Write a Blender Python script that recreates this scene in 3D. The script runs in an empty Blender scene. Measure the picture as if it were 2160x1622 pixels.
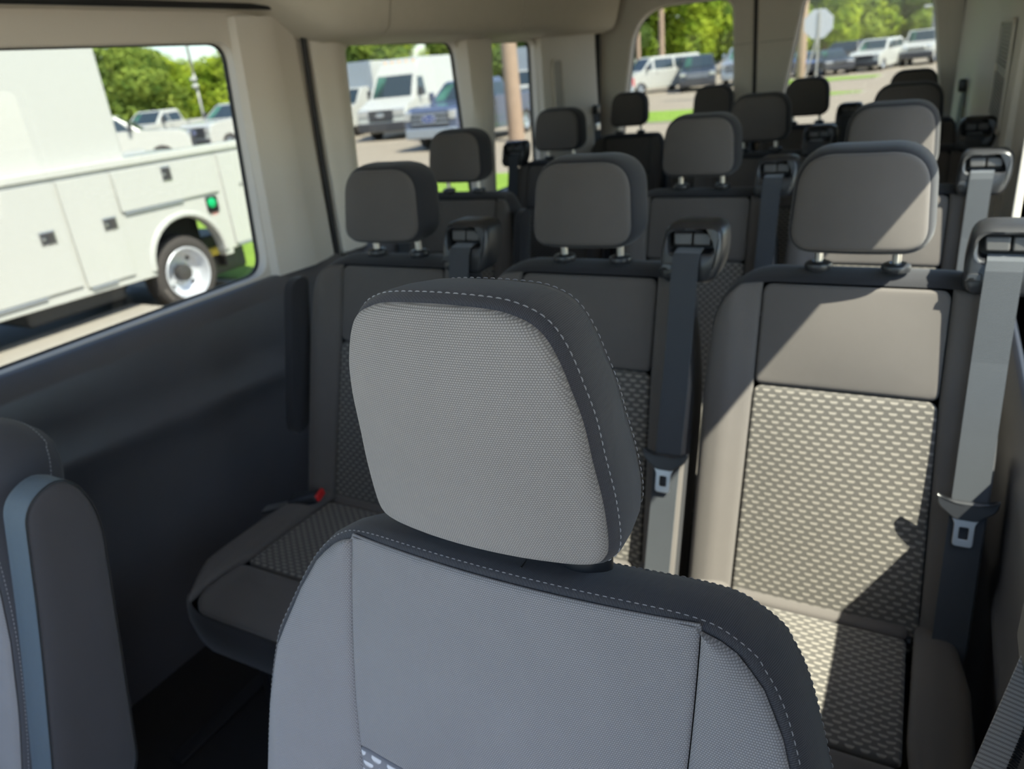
import bpy, bmesh, math, random
from mathutils import Vector, Matrix
random.seed(7)
S = bpy.context.scene
COL = S.collection

# ------------------------------------------------------------------ camera
R_ = Vector((0.87597555, 0.47296985, -0.09469091))
U_ = Vector((-0.10802258, 0.38367921, 0.9171267))
F_ = Vector((-0.47010421, 0.79315181, -0.38718502))
cd = bpy.data.cameras.new('camera'); cam = bpy.data.objects.new('camera', cd); COL.objects.link(cam)
cam.matrix_world = Matrix(((R_.x, U_.x, -F_.x, 0.3749), (R_.y, U_.y, -F_.y, -1.2368), (R_.z, U_.z, -F_.z, 1.3059), (0, 0, 0, 1)))
cd.sensor_fit = 'HORIZONTAL'; cd.sensor_width = 36.0; cd.lens = 1565.5 / 2160 * 36
cd.clip_start = 0.02; cd.clip_end = 600
cd.dof.use_dof = True; cd.dof.focus_distance = 0.52; cd.dof.aperture_fstop = 7.6
S.camera = cam

# ------------------------------------------------------------------ world, sun, exposure
SUN_DIR = Vector((-1.0, 0.35, -1.4)).normalized()      # direction the light travels
w = bpy.data.worlds.new('world'); S.world = w; w.use_nodes = True
nt = w.node_tree; bg = nt.nodes['Background']
sky = nt.nodes.new('ShaderNodeTexSky'); sky.sky_type = 'NISHITA'; sky.sun_disc = False
to_sun = -SUN_DIR
sky.sun_elevation = math.asin(to_sun.z); sky.sun_rotation = math.atan2(to_sun.x, to_sun.y)
sky.altitude = 100; sky.air_density = 1.0; sky.dust_density = 0.8; sky.ozone_density = 1.0
nt.links.new(sky.outputs[0], bg.inputs[0]); bg.inputs[1].default_value = 0.42
sl = bpy.data.lights.new('sun', 'SUN'); so = bpy.data.objects.new('sun', sl); COL.objects.link(so)
sl.energy = 15.0; sl.angle = math.radians(0.53); sl.color = (1.0, 0.93, 0.80)
so.rotation_euler = SUN_DIR.to_track_quat('-Z', 'Y').to_euler(); so.location = (20, -7, 28)
S.view_settings.view_transform = 'Standard'; S.view_settings.look = 'None'
S.view_settings.gamma = 1.0; S.view_settings.use_curve_mapping = False
S.view_settings.exposure = 0.78

# ------------------------------------------------------------------ materials
def mat(name, col, rough=0.6, metal=0.0, spec=0.5, noise=0.0, nscale=60.0, bump=0.0, bscale=400.0, coat=0.0, emit=None, estr=0.0):
    m = bpy.data.materials.new(name); m.use_nodes = True
    n = m.node_tree.nodes; l = m.node_tree.links; b = n['Principled BSDF']
    b.inputs['Base Color'].default_value = (*col, 1); b.inputs['Roughness'].default_value = rough
    b.inputs['Metallic'].default_value = metal; b.inputs['Specular IOR Level'].default_value = spec
    b.inputs['Coat Weight'].default_value = coat
    if emit: b.inputs['Emission Color'].default_value = (*emit, 1); b.inputs['Emission Strength'].default_value = estr
    tc = n.new('ShaderNodeTexCoord')
    nz = n.new('ShaderNodeTexNoise'); nz.inputs['Scale'].default_value = nscale; nz.inputs['Detail'].default_value = 4
    l.new(tc.outputs['Object'], nz.inputs['Vector'])
    mr = n.new('ShaderNodeMapRange'); mr.inputs['To Min'].default_value = 1 - noise; mr.inputs['To Max'].default_value = 1 + noise
    l.new(nz.outputs['Fac'], mr.inputs['Value'])
    mx = n.new('ShaderNodeVectorMath'); mx.operation = 'SCALE'; mx.inputs[0].default_value = col
    l.new(mr.outputs[0], mx.inputs['Scale']); l.new(mx.outputs[0], b.inputs['Base Color'])
    if bump:
        nb = n.new('ShaderNodeTexNoise'); nb.inputs['Scale'].default_value = bscale; nb.inputs['Detail'].default_value = 2
        l.new(tc.outputs['Object'], nb.inputs['Vector'])
        bp = n.new('ShaderNodeBump'); bp.inputs['Strength'].default_value = bump; bp.inputs['Distance'].default_value = 0.001
        l.new(nb.outputs['Fac'], bp.inputs['Height']); l.new(bp.outputs[0], b.inputs['Normal'])
    return m

def weave(name, dark, light, pu, pv, kind='dots', rough=0.9, sheen=0.15):
    """textile driven by UVs in metres; pu, pv = thread pitch"""
    m = bpy.data.materials.new(name); m.use_nodes = True
    n = m.node_tree.nodes; l = m.node_tree.links; b = n['Principled BSDF']
    b.inputs['Roughness'].default_value = rough; b.inputs['Specular IOR Level'].default_value = 0.15
    b.inputs['Sheen Weight'].default_value = sheen; b.inputs['Sheen Roughness'].default_value = 0.5
    uv = n.new('ShaderNodeUVMap'); uv.uv_map = 'uv'
    sp = n.new('ShaderNodeSeparateXYZ'); l.new(uv.outputs[0], sp.inputs[0])
    def M(op, a, bb=None, c=None):
        x = n.new('ShaderNodeMath'); x.operation = op
        for i, q in enumerate((a, bb, c)):
            if q is None: continue
            if isinstance(q, (int, float)): x.inputs[i].default_value = q
            else: l.new(q, x.inputs[i])
        return x.outputs[0]
    u = sp.outputs[0]; v = sp.outputs[1]
    if kind == 'dots':
        row = M('FLOOR', M('DIVIDE', v, pv))
        sh = M('MULTIPLY', M('MODULO', M('ABSOLUTE', row), 2.0), 0.5)
        su = M('ABSOLUTE', M('SINE', M('MULTIPLY', M('ADD', M('DIVIDE', u, pu), sh), math.pi)))
        sv = M('ABSOLUTE', M('SINE', M('MULTIPLY', M('DIVIDE', v, pv), math.pi)))
        h = M('MULTIPLY', M('POWER', su, 0.8), M('POWER', sv, 0.9))
    elif kind == 'rib':
        sv = M('ABSOLUTE', M('SINE', M('MULTIPLY', M('DIVIDE', v, pv), math.pi)))
        su = M('ABSOLUTE', M('SINE', M('MULTIPLY', M('DIVIDE', M('ADD', u, M('MULTIPLY', v, 0.5)), pu), math.pi)))
        h = M('MULTIPLY', sv, M('ADD', M('MULTIPLY', su, 0.4), 0.6))
    else:   # dashes: staggered light dashes on a darker ground
        q = M('DIVIDE', v, pv)
        row = M('FLOOR', q); fv = M('SUBTRACT', q, row)
        sh = M('MULTIPLY', M('MODULO', M('ABSOLUTE', row), 2.0), 0.5)
        qu = M('ADD', M('DIVIDE', u, pu), sh); fu = M('SUBTRACT', qu, M('FLOOR', qu))
        du = M('ABSOLUTE', M('SUBTRACT', fu, 0.5))          # 0 in the middle of the dash
        # the dash narrows towards its lower side: a stubby arrow
        lim = M('ADD', -0.02, M('MULTIPLY', M('SMOOTH_MIN', fv, 0.66, 0.12), 0.52))
        a = n.new('ShaderNodeMapRange'); a.interpolation_type = 'SMOOTHSTEP'
        l.new(M('SUBTRACT', lim, du), a.inputs['Value']); a.inputs['From Min'].default_value = -0.03; a.inputs['From Max'].default_value = 0.06
        c1 = n.new('ShaderNodeMapRange'); c1.interpolation_type = 'SMOOTHSTEP'; l.new(fv, c1.inputs['Value'])
        c1.inputs['From Min'].default_value = 0.25; c1.inputs['From Max'].default_value = 0.62
        c2 = n.new('ShaderNodeMapRange'); c2.interpolation_type = 'SMOOTHSTEP'; l.new(fv, c2.inputs['Value'])
        c2.inputs['From Min'].default_value = 0.86; c2.inputs['From Max'].default_value = 0.98
        h = M('MULTIPLY', a.outputs[0], M('MULTIPLY', c1.outputs[0], M('SUBTRACT', 1.0, c2.outputs[0])))
    tc = n.new('ShaderNodeTexCoord')
    nz = n.new('ShaderNodeTexNoise'); nz.inputs['Scale'].default_value = 9; nz.inputs['Detail'].default_value = 6; nz.inputs['Roughness'].default_value = 0.7
    l.new(tc.outputs['Object'], nz.inputs['Vector'])
    nmr = n.new('ShaderNodeMapRange'); nmr.inputs['To Min'].default_value = 0.90; nmr.inputs['To Max'].default_value = 1.10
    l.new(nz.outputs['Fac'], nmr.inputs['Value'])
    mix = n.new('ShaderNodeMix'); mix.data_type = 'RGBA'
    mix.inputs['A'].default_value = (*dark, 1); mix.inputs['B'].default_value = (*light, 1)
    l.new(h, mix.inputs['Factor'])
    vm = n.new('ShaderNodeVectorMath'); vm.operation = 'SCALE'
    l.new(mix.outputs['Result'], vm.inputs[0]); l.new(nmr.outputs[0], vm.inputs['Scale'])
    l.new(vm.outputs[0], b.inputs['Base Color'])
    bp = n.new('ShaderNodeBump'); bp.inputs['Strength'].default_value = 0.5; bp.inputs['Distance'].default_value = 0.0012 if kind == 'dash' else 0.0005
    l.new(h, bp.inputs['Height']); l.new(bp.outputs[0], b.inputs['Normal'])
    return m

def glass(name, tint=(0.93, 0.96, 0.94), k=0.06):
    m = bpy.data.materials.new(name); m.use_nodes = True
    n = m.node_tree.nodes; l = m.node_tree.links; n.clear()
    o = n.new('ShaderNodeOutputMaterial'); t = n.new('ShaderNodeBsdfTransparent'); t.inputs[0].default_value = (*tint, 1)
    g = n.new('ShaderNodeBsdfGlossy'); g.inputs['Roughness'].default_value = 0.02
    mx = n.new('ShaderNodeMixShader'); mx.inputs[0].default_value = k
    l.new(t.outputs[0], mx.inputs[1]); l.new(g.outputs[0], mx.inputs[2]); l.new(mx.outputs[0], o.inputs[0])
    return m

M_ = {}
M_['trim'] = mat('beige_plastic', (0.60, 0.555, 0.49), 0.55, noise=0.03, nscale=8, bump=0.15, bscale=900)
M_['headliner'] = mat('beige_headliner', (0.58, 0.535, 0.45), 0.9, noise=0.04, nscale=30, bump=0.3, bscale=900)
M_['panel'] = mat('charcoal_plastic', (0.088, 0.086, 0.093), 0.36, noise=0.06, nscale=20, bump=0.25, bscale=1200)
M_['floor'] = mat('black_rubber_floor', (0.012, 0.012, 0.014), 0.6, noise=0.2, nscale=20, bump=0.4, bscale=500)
M_['rubber'] = mat('black_rubber', (0.008, 0.008, 0.009), 0.6)
M_['black'] = mat('black_plastic', (0.020, 0.021, 0.024), 0.33, noise=0.05, nscale=30, bump=0.12, bscale=1500)
M_['blackin'] = mat('black_recess', (0.004, 0.004, 0.005), 0.7)
M_['slotgrey'] = mat('dark_grey_plastic', (0.05, 0.048, 0.047), 0.45)
M_['chrome'] = mat('chrome', (0.88, 0.87, 0.84), 0.30, metal=1.0)
M_['steel'] = mat('brushed_steel', (0.62, 0.62, 0.63), 0.32, metal=1.0)
M_['red'] = mat('red_plastic', (0.55, 0.02, 0.02), 0.35)
M_['thread'] = mat('grey_thread', (0.30, 0.30, 0.32), 0.8)
M_['greyfab'] = weave('grey_weave', (0.15, 0.143, 0.14), (0.38, 0.36, 0.35), 0.0019, 0.00165)
M_['greyfab2'] = weave('grey_back_weave', (0.14, 0.138, 0.147), (0.32, 0.315, 0.335), 0.0018, 0.0016)
M_['blackfab'] = weave('charcoal_rib', (0.026, 0.027, 0.033), (0.075, 0.076, 0.088), 0.0016, 0.0012, 'rib')
M_['benchfab'] = weave('taupe_bench_fabric', (0.070, 0.063, 0.060), (0.118, 0.106, 0.098), 0.0016, 0.0016)
M_['benchblack'] = weave('black_bench_fabric', (0.013, 0.013, 0.015), (0.030, 0.030, 0.034), 0.0026, 0.0020, 'rib')
M_['insert'] = weave('dash_woven_insert', (0.074, 0.069, 0.063), (0.205, 0.188, 0.165), 0.0190, 0.0083, 'dash')
M_['frontinsert'] = weave('front_dash_insert', (0.20, 0.20, 0.225), (0.62, 0.62, 0.66), 0.0190, 0.0083, 'dash')
M_['armfab'] = weave('armrest_side_fabric', (0.040, 0.038, 0.042), (0.068, 0.064, 0.068), 0.0012, 0.0012)
M_['armvinyl'] = mat('armrest_edge_vinyl', (0.085, 0.115, 0.145), 0.55, bump=0.5, bscale=2500, noise=0.1, nscale=200)
M_['web'] = weave('belt_webbing', (0.020, 0.023, 0.028), (0.052, 0.058, 0.067), 0.0024, 0.0018, 'rib', rough=0.55, sheen=0.3)
M_['tanweb'] = weave('tan_webbing', (0.20, 0.18, 0.165), (0.48, 0.44, 0.41), 0.0016, 0.004, 'rib', rough=0.7)
M_['glass'] = glass('dimming_tint_glass', (0.52, 0.535, 0.53), 0.025)  # grey tint added to dim the outdoors against the cabin
M_['clear'] = glass('clear_glass')
M_['vent'] = mat('beige_vent_plastic', (0.36, 0.34, 0.30), 0.6)
# outdoors
M_['white'] = mat('white_paint', (0.50, 0.505, 0.47), 0.25, coat=0.5)
M_['white2'] = mat('off_white_paint', (0.47, 0.475, 0.445), 0.3, coat=0.3)
M_['navy'] = mat('slate_blue_paint', (0.075, 0.095, 0.16), 0.25, coat=0.8)
M_['silver'] = mat('silver_paint', (0.38, 0.42, 0.48), 0.3, metal=0.5, coat=0.6)
M_['darkcar'] = mat('dark_grey_paint', (0.03, 0.035, 0.045), 0.2, coat=0.8)
M_['bluecar'] = mat('blue_paint', (0.12, 0.17, 0.30), 0.25, coat=0.8)
M_['redcar'] = mat('tail_lamp_red', (0.55, 0.02, 0.03), 0.2)
M_['carglass'] = mat('dark_car_glass', (0.03, 0.045, 0.055), 0.05, spec=0.9)
M_['cargreen'] = mat('painted_sunlit_green', (0.10, 0.26, 0.20), 0.08, spec=0.8)
M_['tyre'] = mat('tyre_rubber', (0.050, 0.045, 0.042), 0.85, noise=0.2, nscale=40)
M_['carblack'] = mat('dark_grey_bumper_plastic', (0.045, 0.046, 0.052), 0.5)
M_['lamp'] = mat('clear_headlamp', (0.65, 0.68, 0.70), 0.08, metal=0.6)
M_['emblem'] = mat('emblem_blue', (0.02, 0.06, 0.30), 0.2)
M_['green'] = mat('green_fuel_cap', (0.0, 0.42, 0.14), 0.4)
M_['amber'] = mat('amber_lens', (0.8, 0.35, 0.03), 0.3)
M_['yellow'] = mat('yellow_tag', (0.75, 0.55, 0.10), 0.5)
M_['conc'] = mat('pale_concrete', (0.30, 0.255, 0.195), 0.9, noise=0.10, nscale=0.8, bump=0.3, bscale=30)
M_['curb'] = mat('kerb_concrete', (0.36, 0.33, 0.28), 0.9, noise=0.08, nscale=3)
M_['ground_shade'] = mat('painted_shade_grey', (0.12, 0.115, 0.11), 0.9, noise=0.15, nscale=2, bump=0.4, bscale=60)
M_['grass'] = mat('lawn_green', (0.19, 0.31, 0.025), 0.9, noise=0.35, nscale=3, bump=1.0, bscale=40)
M_['bark'] = mat('bark', (0.16, 0.115, 0.08), 0.9, noise=0.3, nscale=6)
M_['tanpole'] = mat('tan_wood_pole', (0.34, 0.24, 0.17), 0.8, noise=0.15, nscale=5)
M_['signback'] = mat('bare_aluminium', (0.50, 0.52, 0.56), 0.45, metal=0.3)
M_['pole'] = mat('galvanised_pole', (0.42, 0.41, 0.38), 0.5, metal=0.4)
def leafmat(name, a, b_):
    m = mat(name, a, 0.7, spec=0.2)
    n = m.node_tree.nodes; l = m.node_tree.links; b = n['Principled BSDF']
    nz = n.new('ShaderNodeTexNoise'); nz.inputs['Scale'].default_value = 0.9; nz.inputs['Detail'].default_value = 5
    tc = n.new('ShaderNodeTexCoord'); l.new(tc.outputs['Object'], nz.inputs['Vector'])
    cr = n.new('ShaderNodeValToRGB'); cr.color_ramp.elements[0].position = 0.35; cr.color_ramp.elements[1].position = 0.65
    cr.color_ramp.elements[0].color = (*a, 1); cr.color_ramp.elements[1].color = (*b_, 1)
    l.new(nz.outputs['Fac'], cr.inputs[0]); l.new(cr.outputs[0], b.inputs['Base Color'])
    tr = n.new('ShaderNodeBsdfTranslucent'); l.new(cr.outputs[0], tr.inputs[0])
    mx = n.new('ShaderNodeMixShader'); mx.inputs[0].default_value = 0.35
    l.new(b.outputs[0], mx.inputs[1]); l.new(tr.outputs[0], mx.inputs[2]); l.new(mx.outputs[0], n['Material Output'].inputs[0])
    return m
LEAF = [leafmat('leaf_bright', (0.17, 0.28, 0.02), (0.46, 0.55, 0.05)), leafmat('leaf_mid', (0.10, 0.18, 0.03), (0.34, 0.42, 0.07)),
        leafmat('leaf_deep', (0.07, 0.13, 0.03), (0.22, 0.31, 0.06))]

# ------------------------------------------------------------------ object helpers
def link(name, me, m=None, parent=None, smooth=True):
    o = bpy.data.objects.new(name, me); COL.objects.link(o)
    if m is not None:
        me.materials.append(m)
    if smooth:
        for p in me.polygons: p.use_smooth = True
    if parent is not None: o.parent = parent
    return o
def tag(o, label, cat, group=None):
    o['label'] = label; o['category'] = cat
    if group: o['group'] = group
    return o
def thing(name, label, cat, loc=(0, 0, 0), rz=0, group=None):
    o = bpy.data.objects.new(name, None); COL.objects.link(o); o.location = loc; o.rotation_euler = (0, 0, rz)
    o.empty_display_size = 0.1
    return tag(o, label, cat, group)
def struct(o): o['kind'] = 'structure'; return o
def kids(o): return [c for c in o.children]
def copy_tree(o, parent=None):
    c = o.copy(); COL.objects.link(c)
    if parent is not None: c.parent = parent
    for ch in list(o.children): copy_tree(ch, c)
    return c

class MB:
    """collects vertices and faces (with optional uvs), builds one mesh"""
    def __init__(s): s.v = []; s.f = []; s.uv = []
    def add(s, vs, fs, uvs=None):
        b = len(s.v); s.v += [tuple(v) for v in vs]; s.f += [tuple(i + b for i in f) for f in fs]
        s.uv += list(uvs) if uvs else [(v[0] + v[1] * 0.7, v[2] if len(v) > 2 else 0) for v in vs]
        return s
    def box(s, x0, x1, y0, y1, z0, z1, T=None):
        vs = [Vector((x, y, z)) for x in (x0, x1) for y in (y0, y1) for z in (z0, z1)]
        if T: vs = [T @ v for v in vs]
        return s.add(vs, [(0, 1, 3, 2), (4, 6, 7, 5), (0, 4, 5, 1), (2, 3, 7, 6), (0, 2, 6, 4), (1, 5, 7, 3)])
    def rbox(s, x0, x1, y0, y1, z0, z1, b=0.01):
        """box with chamfered edges"""
        vs = []; cx, cy, cz = (x0 + x1) / 2, (y0 + y1) / 2, (z0 + z1) / 2
        bm = bmesh.new(); bmesh.ops.create_cube(bm, size=1.0)
        for v in bm.verts: v.co = Vector((cx + v.co.x * (x1 - x0), cy + v.co.y * (y1 - y0), cz + v.co.z * (z1 - z0)))
        bmesh.ops.bevel(bm, geom=bm.edges[:], offset=b, segments=3, affect='EDGES', profile=0.5)
        bm.verts.ensure_lookup_table()
        vs = [v.co.copy() for v in bm.verts]; fs = [[v.index for v in f.verts] for f in bm.faces]
        bm.free(); return s.add(vs, fs)
    def tube(s, p0, p1, r0, r1=None, n=12, caps=True):
        r1 = r0 if r1 is None else r1
        p0 = Vector(p0); p1 = Vector(p1); d = (p1 - p0).normalized()
        a = d.orthogonal().normalized(); b = d.cross(a)
        vs = []
        for p, r in ((p0, r0), (p1, r1)):
            for i in range(n):
                t = 2 * math.pi * i / n; vs.append(p + a * math.cos(t) * r + b * math.sin(t) * r)
        fs = [(i, (i + 1) % n, n + (i + 1) % n, n + i) for i in range(n)]
        if caps: fs += [tuple(range(n - 1, -1, -1)), tuple(range(n, 2 * n))]
        return s.add(vs, fs)
    def path(s, pts, r, n=8):
        for a, b in zip(pts[:-1], pts[1:]): s.tube(a, b, r, n=n)
        return s
    def lathe(s, prof, axis='y', c=(0, 0, 0), n=32):
        """prof: (radius, along); revolve about axis"""
        vs = []; c = Vector(c)
        for r, h in prof:
            for i in range(n):
                t = 2 * math.pi * i / n; a, b = r * math.cos(t), r * math.sin(t)
                vs.append(c + (Vector((a, h, b)) if axis == 'y' else Vector((h, a, b)) if axis == 'x' else Vector((a, b, h))))
        fs = []
        for k in range(len(prof) - 1):
            for i in range(n):
                fs.append((k * n + i, k * n + (i + 1) % n, (k + 1) * n + (i + 1) % n, (k + 1) * n + i))
        return s.add(vs, fs)
    def prism(s, poly, a0, a1, axis='x'):
        """extrude a 2d polygon along an axis; poly coords are the other two axes in order"""
        def P(p, a): return (a, p[0], p[1]) if axis == 'x' else (p[0], a, p[1]) if axis == 'y' else (p[0], p[1], a)
        n = len(poly); vs = [P(p, a0) for p in poly] + [P(p, a1) for p in poly]
        fs = [(i, (i + 1) % n, n + (i + 1) % n, n + i) for i in range(n)] + [tuple(range(n - 1, -1, -1)), tuple(range(n, 2 * n))]
        return s.add(vs, fs)
    def build(s, name, m=None, parent=None, smooth=False, auto=True):
        me = bpy.data.meshes.new(name); me.from_pydata(s.v, [], s.f)
        uvl = me.uv_layers.new(name='uv')
        for lp in me.loops: uvl.data[lp.index].uv = s.uv[lp.vertex_index]
        bm = bmesh.new(); bm.from_mesh(me); bmesh.ops.recalc_face_normals(bm, faces=bm.faces[:])
        if smooth and auto:
            for e in bm.edges:
                if len(e.link_faces) == 2 and e.calc_face_angle(0) > 0.7: e.smooth = False
        bm.to_mesh(me); bm.free(); me.update()
        return link(name, me, m, parent, smooth)

def rpoly(corners, seg=6, maxlen=0.03):
    """closed outline from (x, y, radius) corners, arcs approximated by quadratic curves"""
    n = len(corners); out = []
    for i in range(n):
        p = Vector(corners[i][:2]); r = corners[i][2]
        a = Vector(corners[i - 1][:2]); b = Vector(corners[(i + 1) % n][:2])
        da = (a - p); db = (b - p)
        ra = min(r, da.length * 0.49); rb = min(r, db.length * 0.49)
        s0 = p + da.normalized() * ra; s1 = p + db.normalized() * rb
        for k in range(seg + 1):
            t = k / seg; q = (1 - t) ** 2 * s0 + 2 * t * (1 - t) * p * 0.9 + 2 * t * (1 - t) * ((s0 + s1) / 2) * 0.1 + t * t * s1
            out.append(q)
    res = []
    for i in range(len(out)):
        a = out[i]; b = out[(i + 1) % len(out)]; L = (b - a).length
        k = max(1, int(math.ceil(L / maxlen)))
        for j in range(k):
            if L > 1e-6 or j == 0: res.append(a.lerp(b, j / k))
    fin = [res[0]]
    for p in res[1:]:
        if (p - fin[-1]).length > 1e-5: fin.append(p)
    return fin
def spline(pts, per=6, closed=True):
    """Catmull-Rom through points"""
    n = len(pts); P = [Vector(p) for p in pts]; out = []
    rng = range(n) if closed else range(n - 1)
    for i in rng:
        p0 = P[i - 1] if closed or i > 0 else P[0]; p1 = P[i]; p2 = P[(i + 1) % n]; p3 = P[(i + 2) % n] if closed or i + 2 < n else P[-1]
        for k in range(per):
            t = k / per
            out.append(0.5 * ((2 * p1) + (-p0 + p2) * t + (2 * p0 - 5 * p1 + 4 * p2 - p3) * t * t + (-p0 + 3 * p1 - 3 * p2 + p3) * t ** 3))
    if not closed: out.append(P[-1])
    return out
def inset(pts, d):
    n = len(pts); A = sum(pts[i].x * pts[(i + 1) % n].y - pts[(i + 1) % n].x * pts[i].y for i in range(n))
    sg = 1 if A > 0 else -1; out = []
    for i in range(n):
        t = (pts[(i + 1) % n] - pts[i - 1])
        if t.length < 1e-9: out.append(pts[i].copy()); continue
        t.normalize(); nrm = Vector((-t.y, t.x)) * sg
        out.append(pts[i] + nrm * d)
    return out
def rings(mb, pts, layers, fmap, cap_end=False, cap_start=False, uvmode='plane', uoff=0.0):
    """layers: (inset, scale, h); consecutive rings are bridged"""
    n = len(pts); cx = sum((p.x for p in pts)) / n; cy = sum((p.y for p in pts)) / n; c = Vector((cx, cy))
    per = [0.0]
    for i in range(1, n): per.append(per[-1] + (pts[i] - pts[i - 1]).length)
    vs = []; uv = []
    for (d, s, h) in layers:
        q = inset(pts, d) if d else pts
        for i, p in enumerate(q):
            p2 = c + (p - c) * s
            vs.append(fmap(p2.x, p2.y, h))
            uv.append((p2.x + uoff, p2.y) if uvmode == 'plane' else (h, per[i]))
    fs = []
    for k in range(len(layers) - 1):
        for i in range(n):
            fs.append((k * n + i, k * n + (i + 1) % n, (k + 1) * n + (i + 1) % n, (k + 1) * n + i))
    for flag, base, L in ((cap_end, (len(layers) - 1) * n, layers[-1]), (cap_start, 0, layers[0])):
        if flag:
            vs.append(fmap(cx, cy, L[2])); uv.append((cx + uoff, cy) if uvmode == 'plane' else (L[2], 0)); ci = len(vs) - 1
            for i in range(n): fs.append((base + i, base + (i + 1) % n, ci))
    mb.add(vs, fs, uv); return mb
def pad(mb, pts, fmap, H=0.012, r=0.012, uoff=0.0, base=0.0, dome=0.0, edge=0.004):
    """puffed panel: rounded edge then gentle dome"""
    L = [(0, 1, base)]
    for k in range(1, 5):
        a = k / 4 * math.pi / 2; L.append((r * (1 - math.cos(a)), 1, base + H * math.sin(a)))
    for s in (0.93, 0.85, 0.76, 0.66, 0.55, 0.44, 0.32, 0.20, 0.08): L.append((r, s, base + H))
    xs = [p.x for p in pts]; ys = [p.y for p in pts]
    mx, my, hx, hy = (min(xs) + max(xs)) / 2, (min(ys) + max(ys)) / 2, (max(xs) - min(xs)) / 2, (max(ys) - min(ys)) / 2
    f0 = fmap
    def fmap(u, v, h): return f0(u, v, h + dome * max(0.0, 1 - ((u - mx) / hx) ** 2) * max(0.0, 1 - ((v - my) / hy) ** 2))
    L[0] = (0, 1, base - edge)
    return rings(mb, pts, L, fmap, cap_end=True, uoff=uoff)

def plate(name, outer, holes, thick, to3d, m, parent=None, bevel=0.0):
    """flat sheet with openings; 2d outlines filled, thickened and placed by to3d(u, v, w)"""
    cu = bpy.data.curves.new(name, 'CURVE'); cu.dimensions = '2D'; cu.fill_mode = 'BOTH'; cu.extrude = thick / 2; cu.bevel_depth = bevel; cu.bevel_resolution = 2
    cu.offset = -bevel
    for poly in [outer] + holes:
        sp = cu.splines.new('POLY'); sp.points.add(len(poly) - 1); sp.use_cyclic_u = True
        for i, p in enumerate(poly): sp.points[i].co = (p[0], p[1], 0, 1)
    tmp = bpy.data.objects.new('tmp', cu); COL.objects.link(tmp)
    dg = bpy.context.evaluated_depsgraph_get(); me = bpy.data.meshes.new_from_object(tmp.evaluated_get(dg))
    bpy.data.objects.remove(tmp); bpy.data.curves.remove(cu)
    me.name = name; me.materials.clear()
    for v in me.vertices: v.co = Vector(to3d(v.co.x, v.co.y, v.co.z))
    bm = bmesh.new(); bm.from_mesh(me); bmesh.ops.remove_doubles(bm, verts=bm.verts[:], dist=1e-5); bmesh.ops.recalc_face_normals(bm, faces=bm.faces[:]); bm.to_mesh(me); bm.free()
    o = link(name, me, m, parent, False)
    return o
def rrect(x0, x1, y0, y1, r, seg=6, maxlen=10):
    return rpoly([(x0, y0, r), (x1, y0, r), (x1, y1, r), (x0, y1, r)], seg, maxlen)
def stitches(mb, pts3, n_out, L=0.0042, gap=0.0016, w=0.00042, closed=False):
    """thread dashes along a 3d polyline, n_out(i) = outward direction list"""
    acc = 0.0; nxt = 0.0
    P = pts3 + ([pts3[0]] if closed else []); N = n_out + ([n_out[0]] if closed else [])
    cum = [0.0]
    for a, b in zip(P[:-1], P[1:]): cum.append(cum[-1] + (b - a).length)
    tot = cum[-1]; s = 0.0; k = 0
    def at(s):
        nonlocal k
        while k < len(cum) - 2 and cum[k + 1] < s: k += 1
        t = (s - cum[k]) / max(1e-9, cum[k + 1] - cum[k]); return P[k].lerp(P[k + 1], t), N[k].lerp(N[k + 1], t).normalized()
    while s + L < tot:
        a, na = at(s); b, nb = at(s + L); d = (b - a).normalized(); sd = d.cross(na).normalized()
        m1 = a.lerp(b, 0.5) + na * w * 1.6
        vs = [a - sd * w - na * w, a + sd * w - na * w, m1.lerp(a, 0.45) - sd * w, m1.lerp(a, 0.45) + sd * w,
              m1.lerp(b, 0.45) - sd * w, m1.lerp(b, 0.45) + sd * w, b - sd * w - na * w, b + sd * w - na * w]
        vs = [vs[0], vs[1], vs[2] + na * w * 0.3, vs[3] + na * w * 0.3, vs[4] + na * w * 0.3, vs[5] + na * w * 0.3, vs[6], vs[7]]
        mb.add(vs, [(0, 1, 3, 2), (2, 3, 5, 4), (4, 5, 7, 6), (0, 2, 4, 6), (1, 7, 5, 3)])
        s += L + gap
    return mb

# ================================================================== STRUCTURE: ground outside
GZ = -0.70
g = MB().box(-140, 60, -40, 160, GZ - 0.2, GZ).build('ground', M_['conc']); struct(g)
def slab(name, pts, z0, z1, m):
    return MB().prism([tuple(p) for p in pts], z0, z1, 'z').build(name, m)

# ================================================================== STRUCTURE: the van's interior shell
XL, XR = -1.22, 0.535
struct(MB().box(XL - 0.06, XR + 0.07, -2.6, 2.78, -0.06, 0.0).build('floor', M_['floor']))
# ribbed floor mat edges in the aisle
trk = MB()
for x in (-0.93, -0.52): trk.rbox(x - 0.02, x + 0.02, -0.62, 2.6, 0.0, 0.008, 0.003)
struct(trk.build('trim_1', M_['black']))

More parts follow.
